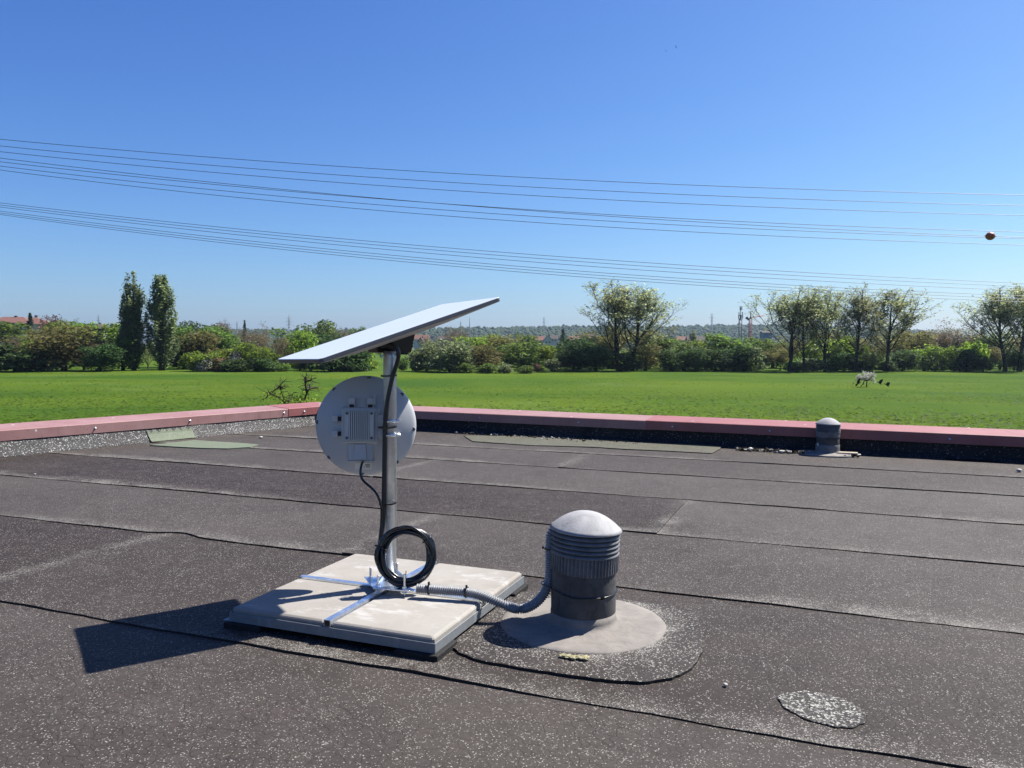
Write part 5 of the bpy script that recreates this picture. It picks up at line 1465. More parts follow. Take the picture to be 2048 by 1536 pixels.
# dead shrub just outside, behind the left corner of the roof
def dead_shrub():
    D = 13.0; mb = MB(); rg = random.Random(9); rng = np.random.default_rng(9)
    def br(px, r0, r1):
        pts = smooth_path([at(x, y, D + dd) for x, y, dd in px], 4); n = len(pts); mb.tube(pts, [r0 + (r1 - r0) * i / (n - 1) for i in range(n)], 6); return pts
    g = at(598, 800, D); foot = Vector((g.x, D, ZG))
    mb.tube([foot, foot + Vector((0.1, 0, 2.5)), at(606, 850, D), at(608, 812, D)], [0.09, 0.07, 0.04, 0.026], 8)
    mb.tube([foot + Vector((-.3, 0, 0)), foot + Vector((-0.6, 0.1, 2.6)), at(574, 850, D), at(570, 806, D)], [0.07, 0.05, 0.03, 0.018], 8)
    main = [[(608, 812, 0), (609, 800, 0), (613, 788, 0), (617, 782, 0), (620, 775, .1)], [(614, 786, 0), (612, 775, 0), (611, 766, 0), (612, 755, 0), (613, 744, 0)], [(611, 768, 0), (609, 760, .1), (611, 754, .1), (616, 747, .2)],
            [(619, 776, .1), (620, 770, .1), (626, 766, .2)], [(618, 779, 0), (626, 775, .1), (635, 775, .2), (637, 780, .2)], [(613, 764, 0), (620, 760, -.1), (628, 757, -.1), (633, 757, -.1)],
            [(570, 806, 0), (567, 796, 0), (563, 784, 0), (561, 777, 0)], [(562, 780, 0), (558, 775, 0), (556, 770, 0)], [(562, 779, 0), (562, 770, 0), (564, 764, 0)], [(558, 775, 0), (550, 780, .1), (544, 786, .1)],
            [(570, 806, 0), (560, 796, -.1), (548, 791, -.1), (540, 790, -.1), (532, 795, -.1), (520, 801, -.1)], [(545, 790, 0), (538, 786, 0), (534, 788, 0)], [(606, 812, 0), (598, 800, .1), (594, 790, .1)], [(575, 808, 0), (583, 796, .2), (586, 786, .2)]]
    for m in main:
        pts = br(m, 0.022 if m[0][0] in (608, 614) else 0.013, 0.004)
        for _ in range(7):
            p = rg.choice(pts); d = Vector((rg.gauss(0, 1), rg.gauss(0, .6), rg.uniform(-.2, 1))).normalized(); L = rg.uniform(0.05, 0.22)
            mb.tube([p, p + d * L * .6, p + d * L + Vector((rg.gauss(0, .03), 0, rg.gauss(0, .03)))], [0.006, 0.004, 0.002], 4)
    P = []
    for _ in range(420):
        x = rg.gauss(606, 17); y = 812 - abs(rg.gauss(0, 11)); P.append(at(x, y, D + rg.gauss(0, .3)))
    for _ in range(160):
        P.append(at(rg.gauss(552, 18), 800 - abs(rg.gauss(0, 9)), D + rg.gauss(0, .25)))
    P = np.array([tuple(p) for p in P])
    root = empty('shrub', (0, 0, 0), 0, 'half dead shrub with bare branches just behind the parapet left of the dish', 'shrub')
    mb.build('branches', M['bark'], root); link('foliage', quads_mesh('foliage', leaf_quads(P, 0.020, rng), M['leaf_fresh']), root)
dead_shrub()
# ------------------------------------------------------------------ wooded hills on the horizon
def hills():
    rng = np.random.default_rng(3)
    M['forest'] = leaf('far_forest', (0.050, 0.082, 0.028), (0.078, 0.110, 0.036), 0.05, 0.9, 0.16, 0.85)
    ridge = [(500, 660), (640, 661), (760, 659), (860, 656), (930, 655.5), (1010, 655), (1100, 653), (1200, 652), (1300, 653.5), (1400, 651), (1470, 650), (1560, 649.5), (1640, 651), (1720, 655), (1800, 659), (1900, 664)]
    def rz(px):
        for (a, b), (c, d) in zip(ridge, ridge[1:]):
            if a <= px <= c: return b + (d - b) * (px - a) / (c - a)
        return ridge[0][1] if px < ridge[0][0] else ridge[-1][1]
    D1, D0 = 2600.0, 1500.0
    cols = list(range(420, 2000, 10)); rows = 10; V = []; Fc = []
    for px in cols:
        top = at(px, rz(px) + 3, D1)
        for j in range(rows + 1):
            t = j / rows; D = D0 + (D1 - D0) * t; p = at(px, 700, D)
            z = ZG + (top.z - ZG) * (t ** 1.1); V.append((p.x, D, z))
        p = at(px, 700, D1 + 500); V.append((p.x, D1 + 500, ZG))
    n = rows + 2
    Fc = [(i * n + j, (i + 1) * n + j, (i + 1) * n + j + 1, i * n + j + 1) for i in range(len(cols) - 1) for j in range(n - 1)]
    me = bpy.data.meshes.new('hills'); me.from_pydata(V, [], Fc); me.materials.append(simple('hill_soil', (0.05, 0.065, 0.025), 0.9, 0, 0.3, 0.02))
    tag(link('hills', me), kind='structure')
    # crowns of the forest
    bm = bmesh.new(); bmesh.ops.create_icosphere(bm, subdivisions=1, radius=1.0)
    iv = np.array([v.co[:] for v in bm.verts]); itf = np.array([[v.index for v in f.verts] for f in bm.faces]); bm.free()
    C_ = []; 
    for _ in range(7500):
        px = rng.uniform(430, 1990); t = rng.random() ** 0.75; D = D0 + (D1 - D0) * t
        top = at(px, rz(px) + 3, D1); p = at(px, 700, D); z = ZG + (top.z - ZG) * (t ** 1.1); C_.append((p.x, D + rng.normal(0, 10), z + rng.uniform(1.0, 5)))
    C_ = np.array(C_); N = len(C_); r = rng.uniform(3.5, 7.5, N)
    jit = 1 + rng.normal(0, 0.12, (N, len(iv), 1))
    VV = C_[:, None, :] + iv[None] * jit * np.stack([r, r, r * rng.uniform(.75, 1.15, N)], 1)[:, None, :]
    FF = (itf[None] + (np.arange(N) * len(iv))[:, None, None]).reshape(-1, 3)
    me = bpy.data.meshes.new('forest'); me.vertices.add(N * len(iv)); me.vertices.foreach_set('co', VV.reshape(-1).astype(np.float32))
    me.loops.add(FF.size); me.loops.foreach_set('vertex_index', FF.reshape(-1).astype(np.int32)); me.polygons.add(len(FF))
    me.polygons.foreach_set('loop_start', np.arange(0, FF.size, 3, dtype=np.int32)); me.polygons.foreach_set('loop_total', np.full(len(FF), 3, dtype=np.int32))
    me.materials.append(M['forest']); me.update(calc_edges=True)
    tag(link('forest', me), 'far off forest covering the hills on the horizon', 'forest', None, 'stuff')
    # pale field on the low rise at the right
    b = MB(); D = 2300.0; pts = []
    for px, y in ((1840, 663), (1862, 660), (1900, 658.5), (1960, 658), (2020, 660), (2100, 664), (2200, 672)): pts.append(at(px, y, D))
    vs = [(p.x, D, p.z) for p in pts] + [(p.x, D - 700, ZG) for p in pts] + [(p.x, D + 500, ZG) for p in pts]; n = len(pts)
    b.add(vs, [(n + i, n + i + 1, i + 1, i) for i in range(n - 1)] + [(i, i + 1, 2 * n + i + 1, 2 * n + i) for i in range(n - 1)], 0, True)
    tag(b.build('hills', simple('far_field', (0.085, 0.125, 0.075), 0.9, 0, 0.15, 0.01)), kind='structure')
hills()

# ------------------------------------------------------------------ buildings of the town
M['wall_white'] = simple('white_render', (0.66, 0.66, 0.64), 0.85, 0, 0.05, 0.6)
M['wall_cream'] = simple('cream_render', (0.50, 0.44, 0.36), 0.85, 0, 0.08, 0.6)
M['wall_grey'] = simple('grey_render', (0.22, 0.235, 0.26), 0.85, 0, 0.1, 0.6)
M['wall_blue'] = simple('blue_cladding', (0.16, 0.22, 0.36), 0.7, 0, 0.08, 0.4)
M['roof_red'] = simple('red_tiles', (0.20, 0.085, 0.065), 0.85, 0, 0.25, 1.2)
M['roof_brown'] = simple('brown_tiles', (0.13, 0.085, 0.07), 0.85, 0, 0.25, 1.2)
M['roof_dark'] = simple('dark_tiles', (0.07, 0.055, 0.052), 0.85, 0, 0.2, 1.2)
M['glass_dark'] = simple('window_glass', (0.02, 0.025, 0.03), 0.1, 0, 0.1)
M['trim_white'] = simple('white_trim', (0.75, 0.74, 0.70), 0.7, 0, 0.03)

def house(px0, px1, eave, ridge, D, wall, roof, label, name='house', gable=False, wins=2, cat='house', dep=9.0, chim=True, hip=False, group=None):
    """walls from the ground to the eave row, gable or hip roof up to the ridge row"""
    a = at(px0, eave, D); b_ = at(px1, eave, D); ze = (a.z + b_.z) / 2; zr = at((px0 + px1) / 2, ridge, D + dep / 2).z
    cx = (a.x + b_.x) / 2; w = abs(b_.x - a.x); root = empty(name, (cx, D, ZG), 0, label, cat, group)
    hz = ze - ZG; rz_ = zr - ZG
    m = MB(); m.box((0, dep / 2, hz / 2), (w, dep, hz)); 
    o = 0.5
    wl = m
    r = MB()
    if gable:       # ridge runs away from the viewer, gable end in front
        wl.add([(-w / 2, 0, hz), (w / 2, 0, hz), (0, 0, rz_ - 0.15), (-w / 2, dep, hz), (w / 2, dep, hz), (0, dep, rz_ - 0.15)], [(0, 1, 2), (4, 3, 5)])
        r.add([(-w / 2 - o, -o, hz - 0.3), (0, -o, rz_), (0, dep + o, rz_), (-w / 2 - o, dep + o, hz - 0.3), (w / 2 + o, -o, hz - 0.3), (w / 2 + o, dep + o, hz - 0.3),
               (-w / 2 - o, -o, hz - 0.02), (0, -o, rz_ + .3), (0, dep + o, rz_ + .3), (-w / 2 - o, dep + o, hz - 0.02), (w / 2 + o, -o, hz - 0.02), (w / 2 + o, dep + o, hz - 0.02)],
              [(0, 1, 2, 3), (1, 4, 5, 2), (6, 9, 8, 7), (7, 8, 11, 10), (0, 6, 7, 1), (1, 7, 10, 4), (3, 2, 8, 9), (2, 5, 11, 8), (0, 3, 9, 6), (4, 10, 11, 5)])
    else:
        wl.add([(-w / 2, 0, hz), (-w / 2, dep, hz), (-w / 2, dep / 2, rz_ - 0.15), (w / 2, 0, hz), (w / 2, dep, hz), (w / 2, dep / 2, rz_ - 0.15)], [] if hip else [(0, 2, 1), (3, 4, 5)])
        ins = dep * 0.5 if hip else -o
        lo = hz - 0.25
        r.add([(-w / 2 - o, -o, lo), (w / 2 + o, -o, lo), (w / 2 - ins, dep / 2, rz_), (-w / 2 + ins, dep / 2, rz_), (-w / 2 - o, dep + o, lo), (w / 2 + o, dep + o, lo)],
              [(0, 1, 2, 3), (5, 4, 3, 2), (0, 3, 4), (1, 5, 2), (0, 4, 5, 1)])
    m.build('wall', wall, root); ro = r.build('roof', roof, root)
    if chim:
        c = MB(); c.box((w * 0.22, dep * 0.55, rz_ + 0.25), (0.7, 0.7, 1.3)); c.build('chimney', M['roof_dark'], ro)
    if wins:
        for k in range(wins):
            x = -w / 2 + w * (k + 0.7) / (wins + 0.4); c = MB(); c.box((x, -0.03, hz - 1.6), (1.2, 0.10, 1.35)); wn = c.build('window', M['trim_white'], root)
            c = MB(); c.box((x, -0.085, hz - 1.6), (0.98, 0.03, 1.12)); c.build('pane', M['glass_dark'], wn)
    return root
# apartment block on the left
def block():
    D = 430.0
    root = house(-40, 58, 644.5, 633.5, D, M['wall_white'], M['roof_red'], 'white apartment block with long red hipped roof at far left', 'apartment_block', False, 0, 'building', 16.0, False, True)
    x = lambda px: at(px, 650, D).x - root.location.x; z = lambda py: at(40, py, D).z - ZG
    for py in (646.5, 654.5):
        c = MB(); c.box((x(38), -0.15, z(py + 1.5)), (x(44) - x(32), 0.3, 5.5 * D / F)); rc = c.build('loggia', M['glass_dark'], root)
        c = MB(); c.box((x(38), -0.5, z(py + 4.2)), (x(44.5) - x(31.5), 0.5, 2.0 * D / F)); c.build('railing', M['wall_grey'], rc)
        for px in (15, 26.5, 52):
            c = MB(); c.box((x(px), -0.04, z(py + 1.0)), (1.1, 0.14, 1.0)); c.build('window', M['glass_dark'], root)
    c = MB()
    # cross wing with its own hipped roof
    w0, w1, w2 = x(56), x(75), x(96)
    m = MB(); m.box(((w0 + w2) / 2 - 1, 5, z(647) / 2), (w2 - w0 - 3, 9, z(647))); m.build('wing', M['wall_white'], root)
    r = MB(); ze = z(646.5); zt = z(633)
    r.add([(w0 - 1, -1, ze), (w2 + 1, -1, ze - .6), (w2 + 1, 10.5, ze - .6), (w0 - 1, 10.5, ze), (x(60), 4, zt), (x(72), 4.5, zt - 1.6)], [(0, 1, 5, 4), (1, 2, 5), (2, 3, 4, 5), (3, 0, 4), (0, 3, 2, 1)])
    r.build('wing_roof', M['roof_red'], root)
    for px in (80, 86):
        m = MB(); m.box((x(px), 0.42, z(650)), (1.0, 0.2, 1.1)); m.build('window', M['glass_dark'], root)
    for px, py in ((14, 633), (55, 632)):
        m = MB(); m.box((x(px), 8, z(py)), (1.2, 1, 1.4)); m.build('chimney', M['roof_dark'], root)
block()
house(74, 94, 655, 651, 400, M['wall_cream'], M['roof_red'], 'low red roofed house front below the apartment block', 'house', False, 2)
house(138, 196, 657.5, 648.5, 380, M['wall_white'], M['roof_brown'], 'brown roofed barn with white gable edge left of the columnar poplars', 'barn', False, 0, 'barn', 12.0, False)
HG = 'houses of the distant town'
house(828, 856, 678, 669.5, 620, M['wall_white'], M['roof_red'], 'house with orange red roof just right of the mount head', 'house', False, 2, group=HG)
house(836, 846, 684, 675, 560, M['wall_cream'], M['roof_dark'], 'small pale gabled house just right of the mount head', 'house', True, 1, group=HG)
house(876, 896, 678, 671.5, 600, M['wall_grey'], M['roof_dark'], 'dark grey boxy house behind the pale willow shrubs', 'house', False, 2, group=HG)
house(905, 936, 679, 672.5, 700, M['wall_cream'], M['roof_brown'], 'long brown roofed house under the wooded hill right of the panel', 'house', False, 3, group=HG)
house(1024, 1036, 679, 673, 650, M['wall_white'], M['roof_red'], 'small orange gabled house below the panel tip', 'house', True, 1, group=HG)
house(1064, 1088, 680, 672, 600, M['wall_cream'], M['roof_red'], 'red brown roofed house left of the cone shaped spruce', 'house', False, 2, group=HG)
house(1088, 1104, 680, 671, 590, M['wall_white'], M['roof_brown'], 'white gabled house left of the cone shaped spruce', 'house', True, 2, group=HG)
house(1100, 1116, 677, 670, 640, M['wall_white'], M['roof_dark'], 'dark roofed house with white front next to the cone shaped spruce', 'house', False, 2, group=HG)
house(1137, 1160, 679, 672, 620, M['wall_cream'], M['roof_red'], 'house with orange roof right of the cone shaped spruce', 'house', False, 2, group=HG)
house(1166, 1188, 676, 667, 600, M['wall_cream'], M['roof_dark'], 'large dark gabled roof left of the first pair of poplars', 'house', False, 1, group=HG)
house(1332, 1344, 679, 671, 640, M['wall_white'], M['roof_red'], 'small white gabled house right of the first pair of poplars', 'house', True, 1, group=HG)
house(1356, 1378, 680, 672.5, 640, M['wall_white'], M['roof_red'], 'house with pale red roof left of the small dark columnar tree', 'house', False, 2, group=HG)
house(1376, 1398, 681, 672, 620, M['wall_grey'], M['roof_dark'], 'dark roofed house behind the small dark columnar tree', 'house', False, 2, group=HG)
house(1398, 1422, 680, 672, 650, M['wall_cream'], M['roof_dark'], 'dark roofed house right of the small dark columnar tree', 'house', False, 2, group=HG)
house(1421, 1436, 679, 671.5, 630, M['wall_white'], M['roof_red'], 'house with a whitish front left of the large domed tree', 'house', False, 2, group=HG)
house(1526, 1544, 665, 662.5, 700, M['wall_blue'], M['roof_dark'], 'blue clad block behind the first poplar of the long row', 'house', False, 2, group=HG, chim=False)

# ------------------------------------------------------------------ masts, crane, pylons
M['mast_grey'] = simple('mast_steel', (0.17, 0.19, 0.205), 0.6, 0.2, 0.1, 1)
M['mast_far'] = simple('far_steel', (0.26, 0.28, 0.30), 0.7, 0.2, 0.1, 0.4)
M['crane_red'] = simple('crane_red_paint', (0.36, 0.085, 0.075), 0.55, 0, 0.15, 1)
M['crane_dark'] = simple('crane_dark', (0.06, 0.045, 0.045), 0.7, 0, 0.2, 1)
def lattice(b, p0, p1, w0, w1, n, r, diag=True):
    """four legged lattice between two points on the vertical"""
    p0 = Vector(p0); p1 = Vector(p1); C = lambda t, k: p0.lerp(p1, t) + Vector(((-1, 1, 1, -1)[k], (-1, -1, 1, 1)[k], 0)) * 0.5 * (w0 + (w1 - w0) * t)
    for k in range(4): b.tube([C(0, k), C(1, k)], r, 4)
    for i in range(n):
        a, c = i / n, (i + 1) / n
        for k in range(4):
            k2 = (k + 1) % 4
            if diag: b.tube([C(a, k), C(c, k2)], r * 0.6, 3)
            b.tube([C(c, k), C(c, k2)], r * 0.6, 3)
def pylon(px, top, base, D, arms, label, w=1.0):
    pt = at(px, top, D); g = Vector((pt.x, D, ZG)); h = pt.z - ZG; s = D / F; r = max(0.12, 0.20 * s)
    root = empty('pylon', g, 0, label, 'pylon', 'distant power pylons')
    b = MB(); lattice(b, (0, 0, 0), (0, 0, h * 0.66), 6.0 * w, 2.4 * w, 7, r); lattice(b, (0, 0, h * 0.66), (0, 0, h * 0.9), 2.4 * w, 1.6 * w, 4, r); b.tube([(0, 0, h * .9), (0, 0, h)], [r * 2.2, r], 5)
    b.build('mast', M['mast_far'], root)
    for y, half in arms:
        z = at(px, y, D).z - ZG; L = half * s; b = MB()
        for yy in (-.7, .7): b.tube([(-L, 0, z), (0, yy, z + 0.2), (L, 0, z)], r * 0.9, 4)
        b.tube([(-L, 0, z), (0, 0, z + 1.6 * s * 1.6), (L, 0, z)], r * 0.7, 4)
        b.build('crossarm', M['mast_far'], root)
    return root
pylon(578, 627, 665, 1300, [(637, 5.5), (643, 7), (650, 5)], 'nearest lattice pylon rising behind the trees left of the flat panel')
pylon(1088, 632, 655, 1900, [(638, 3), (645, 4)], 'slender pylon on the hill right of the flat panel tip', 1.2)
pylon(1424, 624, 652, 1700, [(630, 4), (636, 5.5), (642, 4)], 'pylon on the hill left of the phone mast')
pylon(197, 628, 652, 1700, [(636, 4), (641, 5)], 'pylon behind the barn left of the columnar poplars')
pylon(123, 629, 648, 2000, [(635, 3), (640, 3.5)], 'faint pylon between the apartment block and the barn')
pylon(156, 635, 648, 2300, [(637.5, 4)], 'small T shaped pylon between two other pylons over the barn', 0.8)
pylon(474, 641, 660, 1900, [(648, 2)], 'faint pylon top between the bare treetop and the thin spruce', 0.8)
pylon(921.5, 640, 680, 1250, [(647, 2), (653, 2.2)], 'pylon standing before the wooded hill under the panel tip', 0.8)
b = MB(); p = at(939.5, 634, 1800); b.tube([(p.x, 1800, ZG), p], [1.6, 0.9], 10)
tag(b.build('chimney_stack', M['mast_far']), 'thin tall chimney stack on the hill under the panel tip', 'chimney')
b = MB(); p = at(1949, 633, 2400); b.tube([(p.x, 2400, ZG), p], [3.2, 2.4], 10)
tag(b.build('chimney_stack', simple('pale_stack', (0.5, 0.52, 0.55), 0.8)), 'pale tall stack half hidden by the right edge poplars', 'chimney')
# phone mast
def phone_mast():
    D = 560.0; px = 1480; s = D / F; g = at(px, 700, D); root = empty('phone_mast', (g.x, D, ZG), 0, 'dark lattice phone mast with antenna rings left of the crane', 'mast')
    z = lambda y: at(px, y, D).z - ZG
    b = MB(); w = 5.6 * s
    for sx in (-1, 1): b.tube([(sx * w / 2, 0, 0), (sx * w / 2, 0, z(638))], 0.95 * s, 8)
    b.tube([(0, w * .7, 0), (0, w * .7, z(638))], 0.6 * s, 8)
    for k in range(9):
        y0 = 638 + k * 7
        b.tube([(-w / 2, 0, z(y0)), (w / 2, 0, z(y0 + 4))], 0.4 * s, 4)
    b.build('tower', M['mast_grey'], root)
    b = MB(); b.tube([(0, 0, z(640)), (0, 0, z(614))], 0.7 * s, 8); b.build('pole', M['mast_grey'], root)
    for y in (638, 630.5):
        b = MB(); b.lathe([(4.2 * s, z(y) - .25), (4.2 * s, z(y) + .25), (3.4 * s, z(y) + .25), (3.4 * s, z(y) - .25)], 16, cap=False); b.build('platform', M['mast_grey'], root)
    for k, (x, y0, y1) in enumerate(((-3.6, 637, 630), (-1.4, 638, 631.5), (1.8, 637, 631), (3.7, 637, 629), (-3.0, 629.5, 624), (3.0, 629.5, 624), (-0.9, 621, 612), (1.7, 620.5, 612.5))):
        b = MB(); b.box((x * s, (-1.5 if k % 2 else 1.0) * s, (z(y0) + z(y1)) / 2), (1.5 * s, 0.9 * s, z(y1) - z(y0))); b.build('panel_antenna', M['wall_grey'] if k in (1, 2) else M['mast_grey'], root)
phone_mast()
def crane():
    D = 640.0; px = 1500; s = D / F; g = at(px, 700, D); root = empty('tower_crane', (g.x, D, ZG), 0, 'red tower crane with its jib reaching behind the first poplar of the row', 'crane')
    z = lambda y: at(px, y, D).z - ZG
    b = MB(); lattice(b, (0, 0, 0), (0, 0, z(638)), 5.0 * s, 5.0 * s, 16, 0.42 * s); b.build('mast', M['crane_red'], root)
    b = MB(); b.box((0, 0, z(636.3)), (3.4 * s, 3.0 * s, 3.2 * s)); b.build('cab', M['crane_dark'], root)
    b = MB(); b.tube([(0, 0, z(636)), (0, 0, z(622))], [1.0 * s, 0.6 * s], 6); b.build('apex', M['crane_dark'], root)
    b = MB(); e = (38 * s, 14, z(630.5))
    for dy, dz in ((-1, 0), (1, 0), (0, 1.8 * s)): b.tube([(0, dy * s, z(636) + dz), (e[0], e[1] + dy * .5, e[2] + dz * .6)], 0.42 * s, 5)
    for k in range(14):
        t = k / 14; t2 = (k + 0.5) / 14; P0 = Vector((0, 0, z(636))).lerp(Vector(e), t); P1 = Vector((0, 0, z(636) + 1.6 * s)).lerp(Vector((e[0], e[1], e[2] + 1.1 * s)), t2); b.tube([P0, P1, Vector((0, 0, z(636))).lerp(Vector(e), min(1, t + 1 / 14))], 0.22 * s, 3)
    b.build('jib', M['crane_red'], root)
    b = MB(); b.tube([(0, 0, z(636.5)), (-9 * s, -2, z(636))], 0.7 * s, 5); b.build('counter_jib', M['crane_red'], root)
    b = MB(); b.box((-9 * s, -2, z(636.4)), (4.2 * s, 2.5 * s, 4.4 * s)); b.box((-5.4 * s, -1, z(639)), (3.4 * s, 2 * s, 3.6 * s)); b.build('counterweight', M['crane_dark'], root)
    b = MB(); b.tube([(0, 0, z(622.3)), (17 * s, 6, z(630.2))], 0.14 * s, 3); b.tube([(0, 0, z(622.3)), (-9 * s, -2, z(634.5))], 0.14 * s, 3); b.build('tie_cable', M['crane_dark'], root)
crane()
# signs
def orange_sign():
    D = 330.0; c = at(42.5, 664, D); s = D / F; root = empty('warning_sign', (c.x, D, ZG), 0, 'orange diamond shaped sign among the trees below the apartment block', 'sign')
    b = MB(); h = c.z - ZG; b.tube([(0, 0.1, 0), (0, 0.1, h)], 0.09, 6); b.build('post', M['mast_grey'], root)
    q = 4.7 * s; b = MB(); b.add([(-q, 0, h), (0, 0, h - q * 1.15), (q, 0, h), (0, 0, h + q * 1.15), (-q, .06, h), (0, .06, h - q * 1.15), (q, .06, h), (0, .06, h + q * 1.15)], [(0, 1, 2, 3), (7, 6, 5, 4), (0, 4, 5, 1), (1, 5, 6, 2), (2, 6, 7, 3), (3, 7, 4, 0)])
    o = b.build('board', simple('orange_board', (0.85, 0.22, 0.05), 0.5, 0, 0.05), root)
    b = MB(); b.add([(0.1 * q, -.02, h + q * .45), (-.22 * q, -.02, h - q * .2), (0.3 * q, -.02, h - q * .2)], [(0, 1, 2)]); b.build('pictogram', M['vent_dark'], o)
orange_sign()
def road_sign():
    D = 300.0; c = at(763.5, 712, D); s = D / F; root = empty('road_sign', (c.x, D, ZG), 0, 'small whitish blue edged sign far off just left of the pole', 'sign')
    h = c.z - ZG; b = MB(); b.tube([(0, 0.1, 0), (0, 0.1, h)], 0.05, 6); b.build('post', M['mast_grey'], root)
    pl = [(-2.7, 2.6), (2.7, 2.6), (2.7, -1.2), (0, -3.9), (-2.7, -1.2)]
    b = MB(); n = 5; b.add([(x * s, 0, h + y * s) for x, y in pl] + [(x * s, .05, h + y * s) for x, y in pl], [tuple(range(n)), tuple(range(2 * n - 1, n - 1, -1))] + [(i, n + i, n + (i + 1) % n, (i + 1) % n) for i in range(n)]); o = b.build('board', M['wall_blue'], root)
    b = MB(); b.add([(x * s * .68, -0.02, h + (y * .68 + .3) * s) for x, y in pl], [tuple(range(n))]); b.build('face', M['trim_white'], o)
road_sign()

# ------------------------------------------------------------------ overhead wires
XS = [0, 300, 900, 1200, 1848, 2048]
UP = [[279.0, 303.7, 347.3, 362.3, 384.4, 391.0], [292.2, 319.3, 365.2, 381.6, 405.2, 412.1], [303.8, 332.4, 381.3, 399.0, 424.2, 431.5], [316.4, 350.7, 409.0, 431.4, 466.3, 475.0], [324.0, 355.2, 409.1, 428.1, 457.0, 464.6], [332.5, 365.8, 421.4, 441.3, 470.3, 477.6], [340.3, 375.7, 432.7, 453.6, 483.0, 490.5]]
LO = [[406.0, 439.0, 496.6, 519.2, 556.6, 567.1], [410.1, 444.3, 502.8, 526.4, 563.7, 573.5], [414.1, 450.0, 510.5, 534.1, 572.3, 581.3], [422.3, 458.9, 521.4, 545.3, 583.0, 592.0], [426.1, 463.6, 527.0, 550.9, 588.9, 598.0], [429.2, 467.8, 532.5, 556.4, 595.2, 604.0]]
M['wire'] = simple('wire_aluminium', (0.055, 0.06, 0.07), 0.5, 0.3, 0.1, 1)
OR = ['topmost', 'second', 'third', 'fourth', 'fifth', 'sixth', 'lowest']
def wire(ys, D, r, label, group):
    c = np.polyfit(np.array(XS) / 1000.0, ys, 3)
    pts = []
    for px in range(-1200, 3300, 30):
        q = min(2200, max(-150, px)); d1 = np.polyval(np.polyder(c), q / 1000.0) / 1000.0
        pts.append(at(px, float(np.polyval(c, q / 1000.0) + d1 * (px - q)), D))
    b = MB(); b.tube(pts, r, 5, cap=False); tag(b.build('overhead_wire', M['wire']), label, 'wire', group); return c
cf = []
for i, ys in enumerate(UP): cf.append(wire(ys, 70.0 + 0.6 * i, 0.023, OR[i] + ' wire of the upper set of overhead lines', 'upper overhead wires'))
cf[3]
LORD = ['topmost', 'second', 'third', 'fourth', 'fifth', 'lowest']
for i, ys in enumerate(LO): wire(ys, 96.0 + 0.6 * i, 0.026, LORD[i] + ' wire of the lower set of overhead lines', 'lower overhead wires')
# marker ball on the sixth wire
def marker():
    D = 70.0 + 0.6 * 3; c = at(1980.5, float(np.polyval(cf[3], 1.9805)), D); s = D / F
    b = MB(); prof = []
    for k in range(19):
        t = -1 + 2 * k / 18; prof.append((max(0.03, 8.0 * s * max(0.0, 1 - abs(t) ** 2.2) ** 0.62), t * 9.2 * s))
    prof = [(0.03, -11.5 * s), (0.9 * s, -11.3 * s), (1.3 * s, -9.4 * s)] + prof[2:-2] + [(1.3 * s, 9.4 * s), (0.9 * s, 11.3 * s), (0.03, 11.5 * s)]
    b.lathe(prof, 32, Matrix.Translation(c) @ Matrix.Rotation(R(92.5), 4, 'Y'))
    tag(b.build('marker_ball', simple('orange_brown_marker', (0.48, 0.10, 0.035), 0.5, 0, 0.2, 4)), 'orange brown warning ball clamped on an overhead wire at upper right', 'marker ball')
marker()

# ------------------------------------------------------------------ air
def haze():
    m = bpy.data.materials.new('haze'); m.use_nodes = True; t = m.node_tree; t.nodes.clear()
    o = t.nodes.new('ShaderNodeOutputMaterial'); v = t.nodes.new('ShaderNodeVolumePrincipled'); t.links.new(v.outputs[0], o.inputs['Volume'])
    v.inputs['Color'].default_value = (0.55, 0.73, 1.0, 1); v.inputs['Density'].default_value = 0.00006; v.inputs['Anisotropy'].default_value = 0.3
    b = MB(); b.box((0, 2950, 40), (9000, 6500, 92)); o_ = b.build('haze', m); tag(o_, kind='stuff')
haze()

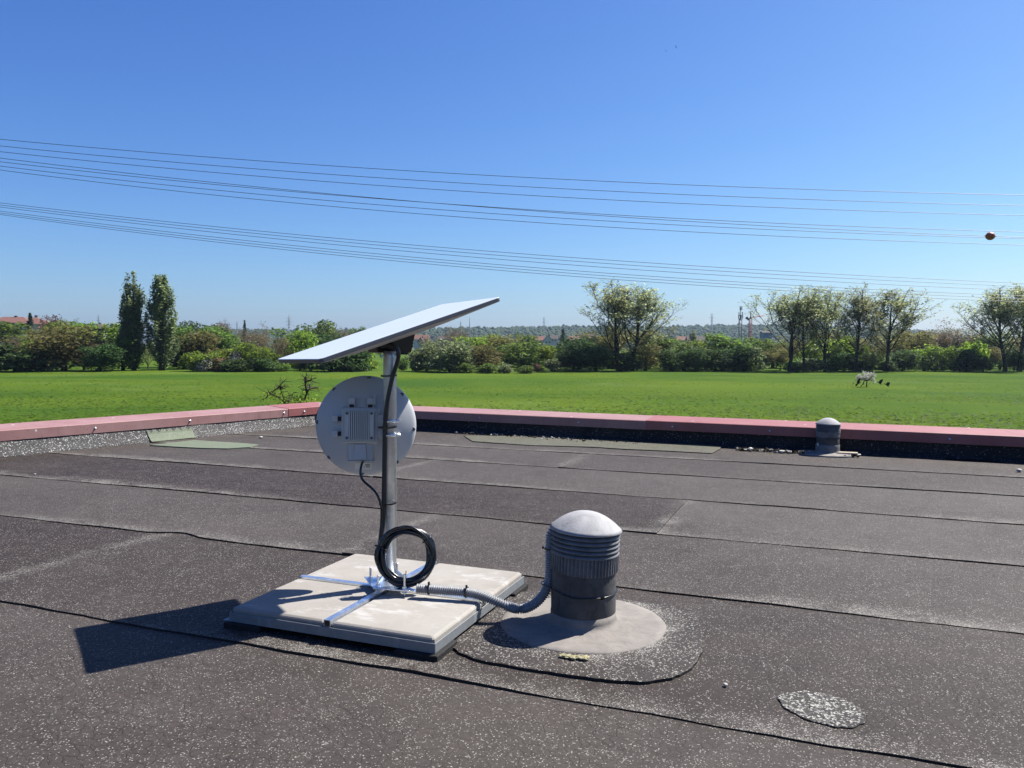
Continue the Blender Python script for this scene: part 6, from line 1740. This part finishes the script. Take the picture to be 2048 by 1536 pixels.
# ------------------------------------------------------------------ light, sky, camera
SUN_AZ, SUN_EL = R(27.7), R(53.0)
sd = bpy.data.lights.new('sun', 'SUN'); sd.energy = 5.0; sd.angle = R(0.53); sd.color = (1.0, 0.955, 0.89)
so = bpy.data.objects.new('sun', sd); COL.objects.link(so)
sv = Vector((math.cos(SUN_EL) * math.cos(SUN_AZ), math.cos(SUN_EL) * math.sin(SUN_AZ), math.sin(SUN_EL)))
so.rotation_euler = (-sv).to_track_quat('-Z', 'Y').to_euler()
W = bpy.data.worlds.new('World'); SC.world = W; W.use_nodes = True
nt = W.node_tree; bg = nt.nodes['Background']; sky = nt.nodes.new('ShaderNodeTexSky'); sky.sky_type = 'NISHITA'; sky.sun_disc = False
sky.sun_elevation = SUN_EL; sky.sun_rotation = math.pi / 2 - SUN_AZ
sky.altitude = 100; sky.air_density = 1.0; sky.dust_density = 1.0; sky.ozone_density = 3.0
# deepen the blue of the clear sky: one power curve per channel
SKY_S, EXPO = 0.050, 1.257
k_ = SKY_S * 2 ** EXPO
sp = nt.nodes.new('ShaderNodeSeparateColor'); cb = nt.nodes.new('ShaderNodeCombineColor'); nt.links.new(sky.outputs[0], sp.inputs[0])
for i, (g, a) in enumerate(((1.447, 0.98), (1.289, 1.068), (0.886, 1.181))):
    m1 = nt.nodes.new('ShaderNodeMath'); m1.operation = 'MULTIPLY'; m1.inputs[1].default_value = k_; nt.links.new(sp.outputs[i], m1.inputs[0])
    m2 = nt.nodes.new('ShaderNodeMath'); m2.operation = 'POWER'; m2.inputs[1].default_value = g; nt.links.new(m1.outputs[0], m2.inputs[0])
    m3 = nt.nodes.new('ShaderNodeMath'); m3.operation = 'MULTIPLY'; m3.inputs[1].default_value = a / k_; nt.links.new(m2.outputs[0], m3.inputs[0])
    nt.links.new(m3.outputs[0], cb.inputs[i])
nt.links.new(cb.outputs[0], bg.inputs[0]); bg.inputs[1].default_value = SKY_S
cd = bpy.data.cameras.new('camera'); cam = bpy.data.objects.new('camera', cd); COL.objects.link(cam)
cd.sensor_width = 36.0; cd.lens = 36.0 * F / 2048.0; cd.clip_start = 0.05; cd.clip_end = 20000
m = Matrix((_r2.to_4d(), _u2.to_4d(), (-_fw).to_4d(), Vector((0, 0, 0, 1)))).transposed()
m.col[0][3] = m.col[1][3] = m.col[2][3] = 0; m.col[3] = (0, 0, H, 1)
cam.matrix_world = m
SC.camera = cam
vs_ = SC.view_settings; vs_.view_transform = 'Standard'; vs_.look = 'None'; vs_.exposure = EXPO; vs_.gamma = 1.0; vs_.use_curve_mapping = False
SC.cycles.max_bounces = 6; SC.cycles.transparent_max_bounces = 8; SC.cycles.use_denoising = True
